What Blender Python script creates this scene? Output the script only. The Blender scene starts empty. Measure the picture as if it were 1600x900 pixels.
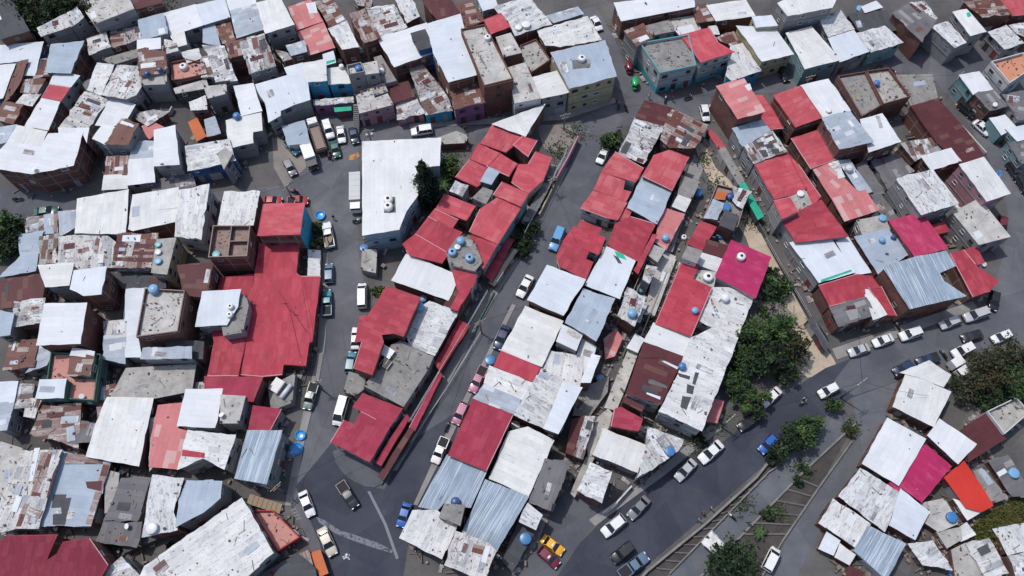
import bpy, bmesh, math, random
from mathutils import Vector, Matrix
import numpy as np
R=math.radians
scn=bpy.context.scene
COL=scn.collection
# ------------------------------------------------------------ camera, sky, sun, exposure
CAM_H=125.0; LENS=28.0; TILT=24.0
cam=bpy.data.cameras.new("camera"); cam.lens=LENS; cam.sensor_width=36; cam.clip_end=3000; cam.clip_start=1
camo=bpy.data.objects.new("camera",cam); COL.objects.link(camo)
camo.location=(0,0,CAM_H); camo.rotation_euler=(R(TILT),0,0); scn.camera=camo
SUN_EL=64.0; SHX,SHY=0.80,-0.60           # direction in which shadows fall
world=bpy.data.worlds.new("World"); scn.world=world; world.use_nodes=True
wn=world.node_tree; bg=wn.nodes['Background']
sky=wn.nodes.new('ShaderNodeTexSky'); sky.sky_type='NISHITA'; sky.sun_disc=False
sky.sun_elevation=R(SUN_EL); sky.sun_rotation=math.atan2(-SHX,-SHY); sky.air_density=1.0; sky.dust_density=2.0
wn.links.new(sky.outputs[0],bg.inputs[0]); bg.inputs[1].default_value=0.15
sl=bpy.data.lights.new("sun",'SUN'); sl.energy=2.7; sl.angle=R(1.6); sl.color=(1,0.97,0.93)
so=bpy.data.objects.new("sun",sl); COL.objects.link(so)
e=R(SUN_EL); so.rotation_euler=Vector((SHX*math.cos(e),SHY*math.cos(e),-math.sin(e))).to_track_quat('-Z','Y').to_euler()
scn.view_settings.view_transform='Standard'; scn.view_settings.look='None'
scn.view_settings.exposure=0.06; scn.view_settings.gamma=1
scn.cycles.max_bounces=5; scn.cycles.diffuse_bounces=3; scn.cycles.glossy_bounces=2

# ------------------------------------------------------------ helpers
F=LENS/36*1600; ct,st=math.cos(R(TILT)),math.sin(R(TILT))
def ray(x,y):
    u=(x-800)/F; v=(450-y)/F
    return Vector((u, v*ct+st, v*st-ct))
def at(x,y,z=0.0):                       # surveyed point: photo position + real height -> metres
    d=ray(x,y); t=(z-CAM_H)/d.z
    return Vector((d.x*t,d.y*t,z))
def on_plane(x,y,h,gx,gy,cx,cy):
    d=ray(x,y); t=(h-gx*cx-gy*cy-CAM_H)/(d.z-gx*d.x-gy*d.y)
    return Vector((d.x*t,d.y*t,CAM_H+d.z*t))
def inpoly(p,poly):
    x,y=p[0],p[1]; c=False; j=len(poly)-1
    for i in range(len(poly)):
        xi,yi=poly[i][0],poly[i][1]; xj,yj=poly[j][0],poly[j][1]
        if (yi>y)!=(yj>y) and x<(xj-xi)*(y-yi)/(yj-yi)+xi: c=not c
        j=i
    return c
def area(poly):
    return 0.5*sum(poly[i-1][0]*poly[i][1]-poly[i][0]*poly[i-1][1] for i in range(len(poly)))
def inset(poly,d):                       # ccw polygon, move every edge inwards by d
    n=len(poly); out=[]
    for i in range(n):
        p0=Vector(poly[i-1][:2]); p=Vector(poly[i][:2]); p1=Vector(poly[(i+1)%n][:2])
        a=(p-p0); b=(p1-p)
        if a.length<1e-6 or b.length<1e-6: out.append(p.copy()); continue
        a.normalize(); b.normalize()
        na=Vector((-a.y,a.x)); nb=Vector((-b.y,b.x)); m=na+nb
        k=max(0.35,1+na.dot(nb))
        out.append(p+m*(d/k))
    return out
def link(o,parent=None):
    COL.objects.link(o)
    if parent: o.parent=parent
    return o
def tag(o,label=None,cat=None,group=None,kind=None):
    if label: o['label']=label
    if cat: o['category']=cat
    if group: o['group']=group
    if kind: o['kind']=kind
    return o
def empty(name,loc,rz=0,label=None,cat=None,group=None):
    o=bpy.data.objects.new(name,None); o.empty_display_size=0.3
    o.location=loc; o.rotation_euler=(0,0,rz); COL.objects.link(o)
    return tag(o,label,cat,group)
class MB:
    def __init__(s): s.bm=bmesh.new(); s.uv=s.bm.loops.layers.uv.new("UVMap")
    def face(s,pts,uvs=None,mi=0,smooth=False):
        vs=[s.bm.verts.new(p) for p in pts]
        try: f=s.bm.faces.new(vs)
        except ValueError: return None
        f.material_index=mi; f.smooth=smooth
        if uvs:
            for l,u in zip(f.loops,uvs): l[s.uv].uv=u
        return f
    def box(s,c,sz,rz=0,mi=0,mat=None):
        c=Vector(c); hx,hy,hz=sz[0]/2,sz[1]/2,sz[2]/2
        M=mat or Matrix.Rotation(rz,3,'Z')
        P=[c+M@Vector((x*hx,y*hy,z*hz)) for z in(-1,1) for (x,y) in((-1,-1),(1,-1),(1,1),(-1,1))]
        for q in((0,3,2,1),(4,5,6,7),(0,1,5,4),(1,2,6,5),(2,3,7,6),(3,0,4,7)):
            pts=[P[i] for i in q]; a=(pts[1]-pts[0]).length; b=(pts[2]-pts[1]).length
            s.face(pts,[(0,0),(a,0),(a,b),(0,b)],mi)
    def bar(s,a,b,r,n=6,r2=None,mi=0,cap=True):
        a=Vector(a); b=Vector(b); d=(b-a); q=d.to_track_quat('Z','Y').to_matrix(); r2=r if r2 is None else r2
        A=[a+q@Vector((r*math.cos(6.2832*i/n),r*math.sin(6.2832*i/n),0)) for i in range(n)]
        B=[b+q@Vector((r2*math.cos(6.2832*i/n),r2*math.sin(6.2832*i/n),0)) for i in range(n)]
        for i in range(n):
            j=(i+1)%n; s.face([A[i],A[j],B[j],B[i]],None,mi,True)
        if cap: s.face(B,None,mi); s.face(A[::-1],None,mi)
    def lathe(s,prof,n=14,c=(0,0,0),mi=0,smooth=True):
        c=Vector(c); ring=[[c+Vector((r*math.cos(6.2832*i/n),r*math.sin(6.2832*i/n),z)) for i in range(n)] for r,z in prof]
        for k in range(len(ring)-1):
            for i in range(n):
                j=(i+1)%n; s.face([ring[k][i],ring[k][j],ring[k+1][j],ring[k+1][i]],None,mi,smooth)
        s.face(ring[-1],None,mi)
    def mesh(s,name,mats):
        bmesh.ops.remove_doubles(s.bm,verts=s.bm.verts,dist=1e-4)
        me=bpy.data.meshes.new(name); s.bm.to_mesh(me); s.bm.free()
        for m in (mats if isinstance(mats,(list,tuple)) else [mats]): me.materials.append(m)
        return me
    def build(s,name,mats,parent=None,loc=None):
        o=bpy.data.objects.new(name,s.mesh(name,mats))
        if loc is not None: o.location=loc
        return link(o,parent)

# ------------------------------------------------------------ materials
class NT:
    def __init__(s,name,rough=0.7,spec=0.3):
        s.m=bpy.data.materials.new(name); s.m.use_nodes=True; s.t=s.m.node_tree
        s.b=s.t.nodes['Principled BSDF']; s.b.inputs['Roughness'].default_value=rough
        s.b.inputs['Specular IOR Level'].default_value=spec
    def n(s,ty,**kw):
        o=s.t.nodes.new('ShaderNode'+ty)
        for k,v in kw.items(): setattr(o,k,v)
        return o
    def l(s,a,b): s.t.links.new(a,b)
    def val(s,x,inp):
        if hasattr(x,'is_output') or hasattr(x,'links'): s.l(x,inp)
        else: inp.default_value=x
    def math(s,op,a,b=0.0,c=None):
        o=s.n('Math',operation=op); s.val(a,o.inputs[0]); s.val(b,o.inputs[1])
        if c is not None: s.val(c,o.inputs[2])
        return o.outputs[0]
    def uv(s,scale=(1,1,1),rnd=True):
        tc=s.n('TexCoord'); mp=s.n('Mapping'); mp.inputs['Scale'].default_value=scale
        if rnd:
            oi=s.n('ObjectInfo'); k=s.math('MULTIPLY',oi.outputs['Random'],200.0)
            ad=s.n('VectorMath',operation='ADD'); s.l(tc.outputs['UV'],ad.inputs[0]); s.l(k,ad.inputs[1]); s.l(ad.outputs[0],mp.inputs[0])
        else: s.l(tc.outputs['UV'],mp.inputs[0])
        return mp.outputs[0]
    def noise(s,vec,scale,detail=5,rough=0.6):
        o=s.n('TexNoise'); o.inputs['Scale'].default_value=scale; o.inputs['Detail'].default_value=detail; o.inputs['Roughness'].default_value=rough
        s.l(vec,o.inputs['Vector']); return o.outputs['Fac']
    def ramp(s,f,a,b):
        o=s.n('MapRange'); s.l(f,o.inputs[0]); o.inputs[1].default_value=a; o.inputs[2].default_value=b; return o.outputs[0]
    def mix(s,f,a,b,blend='MIX'):
        o=s.n('Mix',data_type='RGBA',blend_type=blend); s.val(f,o.inputs[0])
        for x,i in((a,6),(b,7)):
            if isinstance(x,tuple): o.inputs[i].default_value=(*x[:3],1)
            else: s.l(x,o.inputs[i])
        return o.outputs[2]
    def col(s,c):
        if isinstance(c,tuple): s.b.inputs['Base Color'].default_value=(*c,1)
        else: s.l(c,s.b.inputs['Base Color'])
    def bump(s,h,st=0.3,d=0.02):
        o=s.n('Bump'); o.inputs['Strength'].default_value=st; o.inputs['Distance'].default_value=d
        s.l(h,o.inputs['Height']); s.l(o.outputs[0],s.b.inputs['Normal'])
def simple(name,c,rough=0.6,spec=0.4,var=0.12,metal=0):
    t=NT(name,rough,spec); t.b.inputs['Metallic'].default_value=metal
    tc=t.n('TexCoord'); f=t.noise(tc.outputs['Object'],3.0,4)
    d=tuple(x*(1-var*2) for x in c); u=tuple(min(1,x*(1+var)) for x in c)
    t.col(t.mix(f,d,u)); return t.m
RUST=(0.115,0.045,0.032)
def sheet_roof(name,c1,c2,rust=0.0,dirt=0.2,alt=None,altp=0.0,rough=0.6,spec=0.2,stripe=0.0,seam=0.5,alt2=None,altp2=0,tone=0.25,fade=None):
    t=NT(name,rough,spec); v=t.uv(); v2=t.uv((3.0,0.45,1))
    br=t.n('TexBrick'); t.l(v,br.inputs['Vector']); br.offset=0.37; br.squash=1
    br.inputs['Scale'].default_value=1; br.inputs['Brick Width'].default_value=5.3; br.inputs['Row Height'].default_value=0.86
    br.inputs['Mortar Size'].default_value=0.018; br.inputs['Color1'].default_value=(*c1,1); br.inputs['Color2'].default_value=(*c2,1)
    br.inputs['Mortar'].default_value=tuple(x*(1-seam*0.55) for x in c2)+(1,)
    col=br.outputs['Color']
    # sheets of another colour: one random value per sheet
    sep=t.n('SeparateXYZ'); t.l(v,sep.inputs[0])
    cu=t.math('FLOOR',t.math('DIVIDE',sep.outputs[0],1.9)); cv=t.math('FLOOR',t.math('DIVIDE',sep.outputs[1],0.86))
    cb=t.n('CombineXYZ'); t.l(cu,cb.inputs[0]); t.l(cv,cb.inputs[1])
    wnz=t.n('TexWhiteNoise',noise_dimensions='3D'); t.l(cb.outputs[0],wnz.inputs[0])
    if alt: col=t.mix(t.math('LESS_THAN',wnz.outputs['Value'],altp),col,alt)
    if alt2: col=t.mix(t.math('GREATER_THAN',wnz.outputs['Value'],1-altp2),col,alt2)
    big=t.noise(v,0.35,3); col=t.mix(t.ramp(big,0.3,0.72),col,tuple([1-tone]*3),'MULTIPLY') if tone else col
    if fade: col=t.mix(t.math('MULTIPLY',t.ramp(t.noise(t.uv((0.5,1.0,1)),0.8,6,0.65),0.5,0.75),0.75),col,fade)
    if stripe:
        col=t.mix(t.math('MULTIPLY',t.ramp(t.noise(t.uv((0.12,5.5,1)),1.0,3),0.52,0.60),stripe),col,(0.60,0.64,0.68))
    st=t.noise(t.uv((0.30,2.6,1)),1.0,6,0.68)                 # long streaks running down the sheets
    fine=t.noise(v,3.2,6,0.75)
    if rust:
        f=t.math('ADD',t.math('MULTIPLY',st,0.65),t.math('MULTIPLY',fine,0.35))
        r=t.ramp(f,0.595-rust*0.17,0.66-rust*0.13); sh=t.math('ADD',t.math('MULTIPLY',wnz.outputs['Value'],0.75),0.25)
        col=t.mix(t.math('MULTIPLY',t.math('MULTIPLY',r,sh),0.9),col,t.mix(t.noise(v,5,3),RUST,(0.20,0.085,0.06)))
    if dirt:
        f=t.math('ADD',t.math('MULTIPLY',t.noise(t.uv((0.5,1.7,1)),1.6,7,0.72),0.6),t.math('MULTIPLY',fine,0.4))
        d=t.ramp(f,0.605-dirt*0.10,0.70-dirt*0.09)
        col=t.mix(t.math('MULTIPLY',d,0.30+0.45*min(1,dirt)),col,(0.11,0.108,0.11))
        sp=t.ramp(t.noise(v,7,2),0.69,0.74); col=t.mix(t.math('MULTIPLY',sp,min(.8,dirt)),col,(0.10,0.09,0.085))
    t.col(col)
    wv=t.math('SINE',t.math('MULTIPLY',sep.outputs[1],2*math.pi/0.29))
    t.bump(t.math('ADD',t.math('MULTIPLY',wv,0.5),t.math('MULTIPLY',t.noise(v,3,3),0.6)),0.35,0.02)
    return t.m
def slab(name,c,dirt=0.5,c2=None,rough=0.85):
    t=NT(name,rough,0.2); v=t.uv(); a=t.ramp(t.noise(v,0.5,8,0.7),0.35,0.68)
    col=t.mix(a,c,c2 or tuple(x*0.6 for x in c))
    d=t.ramp(t.noise(v,1.3,9,0.75),0.72-dirt*0.3,0.86-dirt*0.2); col=t.mix(t.math('MULTIPLY',d,0.8),col,(0.075,0.07,0.068))
    sp=t.ramp(t.noise(v,7,3),0.66,0.72); col=t.mix(t.math('MULTIPLY',sp,0.6),col,(0.32,0.29,0.26))
    cr=t.n('TexVoronoi',feature='DISTANCE_TO_EDGE'); t.l(v,cr.inputs[0]); cr.inputs['Scale'].default_value=0.35
    col=t.mix(t.math('MULTIPLY',t.math('LESS_THAN',cr.outputs['Distance'],0.007),0.22),col,(0.06,0.055,0.05))
    t.col(col); t.bump(t.noise(v,6,5),0.4,0.03); return t.m
def plaster(name,c,dirt=0.45):
    t=NT(name,0.85,0.15); v=t.uv((1,1,1)); vs=t.uv((1.6,0.25,1))
    col=t.mix(t.ramp(t.noise(v,0.6,5),0.3,0.7),c,tuple(x*0.75 for x in c))
    col=t.mix(t.math('MULTIPLY',t.ramp(t.noise(vs,0.9,7,0.7),0.60-dirt*0.15,0.8),dirt),col,tuple(x*0.35 for x in c))
    t.col(col); t.bump(t.noise(v,8,4),0.25,0.02); return t.m
def brick(name):
    t=NT(name,0.9,0.1); v=t.uv(rnd=False); br=t.n('TexBrick'); t.l(v,br.inputs['Vector']); br.inputs['Scale'].default_value=1
    br.inputs['Brick Width'].default_value=0.32; br.inputs['Row Height'].default_value=0.2; br.inputs['Mortar Size'].default_value=0.015
    br.inputs['Color1'].default_value=(0.20,0.075,0.052,1); br.inputs['Color2'].default_value=(0.135,0.055,0.042,1); br.inputs['Mortar'].default_value=(0.17,0.14,0.13,1)
    col=t.mix(t.ramp(t.noise(t.uv(),0.45,6),0.42,0.75),br.outputs['Color'],(0.10,0.058,0.052))
    sep=t.n('SeparateXYZ'); t.l(v,sep.inputs[0])
    fu=t.math('FRACT',t.math('DIVIDE',sep.outputs[0],2.9)); fv=t.math('FRACT',t.math('DIVIDE',sep.outputs[1],2.2))
    g=t.math('MAXIMUM',t.math('LESS_THAN',fu,0.06),t.math('LESS_THAN',fv,0.075))
    oi=t.n('ObjectInfo'); g=t.math('MULTIPLY',g,t.math('GREATER_THAN',oi.outputs['Random'],0.45))
    t.col(t.mix(t.math('MULTIPLY',g,0.8),col,(0.28,0.23,0.21))); t.bump(br.outputs['Fac'],0.3,0.02); return t.m

ROOF={
 'W':[sheet_roof('white_painted_sheet',(0.64,0.655,0.67),(0.58,0.60,0.62),0.0,0.20,seam=0.22,tone=0.12),
      sheet_roof('white_worn_sheet',(0.66,0.655,0.635),(0.58,0.585,0.58),0.05,0.42,seam=0.3,tone=0.18),
      sheet_roof('white_bluish_sheet',(0.58,0.62,0.66),(0.54,0.58,0.625),0.0,0.25,seam=0.22,tone=0.12)],
 'v':[sheet_roof('white_streaked_sheet',(0.67,0.665,0.65),(0.57,0.57,0.57),0.08,0.85,(0.50,0.50,0.51),0.10,seam=0.4,tone=0.2),
      sheet_roof('white_mouldy_sheet',(0.63,0.635,0.635),(0.54,0.545,0.55),0.04,1.05,(0.42,0.42,0.44),0.07,seam=0.4,tone=0.22)],
 'w':[sheet_roof('weathered_sheet',(0.56,0.555,0.545),(0.42,0.42,0.425),0.45,1.0,(0.27,0.27,0.29),0.16,seam=0.45,alt2=(0.62,0.64,0.66),altp2=0.22),
      sheet_roof('weathered_sheet_grimy',(0.42,0.41,0.41),(0.31,0.31,0.32),0.6,1.2,(0.62,0.62,0.62),0.24,seam=0.5,alt2=(0.14,0.085,0.075),altp2=0.12),
      sheet_roof('weathered_sheet_pale',(0.60,0.59,0.57),(0.50,0.495,0.49),0.35,0.95,(0.36,0.37,0.39),0.14,seam=0.4)],
 'G':[sheet_roof('zinc_sheet',(0.36,0.42,0.49),(0.32,0.38,0.455),0.03,0.3,seam=0.25,tone=0.18),
      sheet_roof('zinc_sheet_worn',(0.40,0.45,0.51),(0.33,0.37,0.43),0.2,0.55,(0.55,0.58,0.62),0.12,seam=0.35)],
 'g2':[sheet_roof('zinc_sheet_striped',(0.27,0.335,0.41),(0.23,0.295,0.37),0.05,0.25,seam=0.35,stripe=0.55)],
 'R':[sheet_roof('red_painted_sheet',(0.41,0.046,0.074),(0.36,0.036,0.062),0.0,0.22,(0.42,0.054,0.08),0.16,seam=0.4,tone=0.2,rough=0.62,spec=0.16,alt2=(0.36,0.042,0.066),altp2=0.12,fade=(0.44,0.078,0.105)),
      sheet_roof('red_painted_sheet_dull',(0.38,0.05,0.074),(0.33,0.040,0.062),0.04,0.38,(0.395,0.062,0.084),0.2,seam=0.4,tone=0.25,rough=0.65,spec=0.14,alt2=(0.33,0.043,0.062),altp2=0.15,fade=(0.41,0.09,0.112))],
 'f':[sheet_roof('red_sunbleached_sheet',(0.47,0.078,0.102),(0.43,0.064,0.086),0.0,0.25,(0.49,0.10,0.12),0.16,seam=0.4,tone=0.2,rough=0.62,spec=0.16,alt2=(0.41,0.060,0.080),altp2=0.12,fade=(0.50,0.14,0.16)),
      sheet_roof('red_bleached_sheet',(0.45,0.085,0.105),(0.41,0.070,0.09),0.02,0.35,(0.48,0.12,0.135),0.18,seam=0.4,tone=0.22,rough=0.65,spec=0.14,fade=(0.48,0.16,0.17))],
 'r':[sheet_roof('crimson_sheet',(0.315,0.033,0.066),(0.285,0.027,0.057),0.0,0.22,(0.335,0.044,0.075),0.16,seam=0.4,tone=0.2,rough=0.62,spec=0.14,fade=(0.35,0.06,0.09))],
 'D':[sheet_roof('dark_crimson_sheet',(0.20,0.023,0.045),(0.175,0.019,0.038),0.0,0.2,(0.22,0.03,0.05),0.16,seam=0.4,tone=0.2,rough=0.62,spec=0.14,fade=(0.23,0.05,0.07))],
 'M':[sheet_roof('magenta_sheet',(0.40,0.022,0.105),(0.36,0.02,0.09),0,0.2,seam=0.35,tone=0.2,rough=0.6,spec=0.2,fade=(0.44,0.07,0.15))],
 'Q':[sheet_roof('magenta_pink_sheet',(0.43,0.04,0.11),(0.39,0.033,0.095),0,0.2,seam=0.5,tone=0.2,rough=0.6,spec=0.2,fade=(0.47,0.11,0.17))],
 'F':[sheet_roof('orange_red_sheet',(0.53,0.04,0.028),(0.49,0.034,0.025),0,0.1,seam=0.2,tone=0.12)],
 'H':[sheet_roof('white_clean_sheet',(0.66,0.665,0.665),(0.61,0.617,0.62),0.02,0.30,seam=0.25,tone=0.14)],
 'P':[sheet_roof('faded_pink_sheet',(0.55,0.20,0.20),(0.50,0.165,0.17),0.06,0.35,(0.55,0.33,0.32),0.15,seam=0.3,tone=0.2)],
 'K':[sheet_roof('maroon_sheet',(0.105,0.03,0.034),(0.085,0.026,0.03),0.1,0.2,(0.13,0.06,0.05),0.1,seam=0.35)],
 'X':[sheet_roof('rusted_sheet',(0.40,0.37,0.36),(0.30,0.24,0.23),0.95,0.6,(0.115,0.045,0.035),0.36,seam=0.5,alt2=(0.52,0.52,0.52),altp2=0.16),
      sheet_roof('rusted_sheet_brown',(0.17,0.085,0.07),(0.13,0.06,0.05),0.8,0.5,(0.36,0.31,0.29),0.18,seam=0.5)],
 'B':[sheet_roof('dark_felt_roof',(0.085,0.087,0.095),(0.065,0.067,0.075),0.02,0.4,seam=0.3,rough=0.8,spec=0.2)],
 'g':[sheet_roof('dark_grey_sheet',(0.17,0.165,0.17),(0.13,0.127,0.135),0.12,0.6,(0.28,0.27,0.28),0.12,seam=0.4,rough=0.7)],
 'N':[sheet_roof('green_sheet',(0.03,0.42,0.26),(0.028,0.38,0.24),0,0.1,seam=0.2)],
 'O':[sheet_roof('orange_tarp',(0.55,0.15,0.05),(0.48,0.13,0.05),0,0.3,seam=0.2)],
 'c':[slab('concrete_slab',(0.40,0.385,0.36)),slab('concrete_slab_light',(0.50,0.485,0.46),0.4),slab('concrete_slab_dark',(0.27,0.262,0.25),0.55)],
}
ROOF['C']=ROOF['c']; ROOF['b']=[slab('brick_room_floor',(0.30,0.22,0.19),0.6)]
FLOOR={'p':slab('pink_floor',(0.52,0.26,0.22),0.25,(0.42,0.21,0.18)),'o':slab('terracotta_floor',(0.52,0.24,0.15),0.12,(0.46,0.21,0.13))}
BRICK=brick('hollow_brick')
WALL={'b':BRICK,'g':plaster('grey_render',(0.29,0.285,0.285)),'w':plaster('white_plaster',(0.55,0.55,0.54)),'l':plaster('navy_plaster',(0.05,0.12,0.30),0.25),
 'a':plaster('bright_blue_plaster',(0.055,0.33,0.50),0.12),'t':plaster('turquoise_plaster',(0.20,0.34,0.355),0.35),'p':plaster('pink_plaster',(0.46,0.24,0.27),0.3),
 'y':plaster('cream_plaster',(0.43,0.37,0.235),0.4),'n':plaster('green_plaster',(0.075,0.16,0.12),0.3),'d':plaster('dark_render',(0.10,0.10,0.11)),
 'u':plaster('purple_plaster',(0.27,0.11,0.22),0.3),'i':BRICK,'r':plaster('red_plaster',(0.36,0.06,0.06),0.2),'k':plaster('pale_blue_plaster',(0.27,0.36,0.44),0.3),'o':plaster('bluish_plaster',(0.40,0.43,0.50),0.3)}
def dado(name,c,low,hh):
    t=NT(name,0.85,0.15); v=t.uv(rnd=False); sep=t.n('SeparateXYZ'); t.l(v,sep.inputs[0]); q=t.uv((1.6,0.25,1))
    col=t.mix(t.math('LESS_THAN',sep.outputs[1],hh),c,low)
    col=t.mix(t.math('MULTIPLY',t.ramp(t.noise(q,0.9,7,0.7),0.55,0.8),0.4),col,(0.12,0.12,0.12)); t.col(col); return t.m
WALL['s']=dado('turquoise_dado_wall',(0.36,0.40,0.40),(0.06,0.34,0.40),1.35)
M={}
for k,c,r,sp in(('pane',(0.02,0.024,0.03),0.15,0.6),('frame',(0.30,0.29,0.28),0.6,0.3),('frame_dark',(0.07,0.07,0.075),0.6,0.3),('frame_white',(0.62,0.62,0.62),0.5,0.4),
  ('door_dark',(0.075,0.05,0.045),0.6,0.3),('door_red',(0.22,0.05,0.05),0.6,0.3),('steel',(0.38,0.38,0.39),0.4,0.5),('galv',(0.55,0.56,0.57),0.4,0.5),
  ('wood',(0.30,0.23,0.16),0.85,0.1),('dark',(0.025,0.025,0.027),0.7,0.2),('rubber',(0.018,0.018,0.02),0.85,0.2),('wire',(0.02,0.02,0.022),0.6,0.2),
  ('pole',(0.20,0.19,0.18),0.8,0.2),('whiteplastic',(0.68,0.68,0.67),0.45,0.4),('blueplastic',(0.05,0.17,0.38),0.35,0.5),('navyplastic',(0.03,0.07,0.20),0.35,0.5),
  ('palebluep',(0.17,0.34,0.52),0.4,0.45),('tealp',(0.16,0.36,0.40),0.4,0.45),('lamp',(0.75,0.75,0.72),0.2,0.5),('tail',(0.35,0.02,0.02),0.3,0.5),
  ('carglass',(0.012,0.014,0.018),0.06,0.7),('chrome',(0.5,0.5,0.5),0.25,0.6),('skin',(0.30,0.17,0.11),0.6,0.3),('hair',(0.02,0.015,0.012),0.7,0.2),
  ('greenplastic',(0.05,0.40,0.30),0.4,0.4),('bark',(0.12,0.09,0.065),0.9,0.1),('cloth_white',(0.62,0.62,0.62),0.8,0.1)):
    M[k]=simple(k,c,r,sp)
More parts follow.
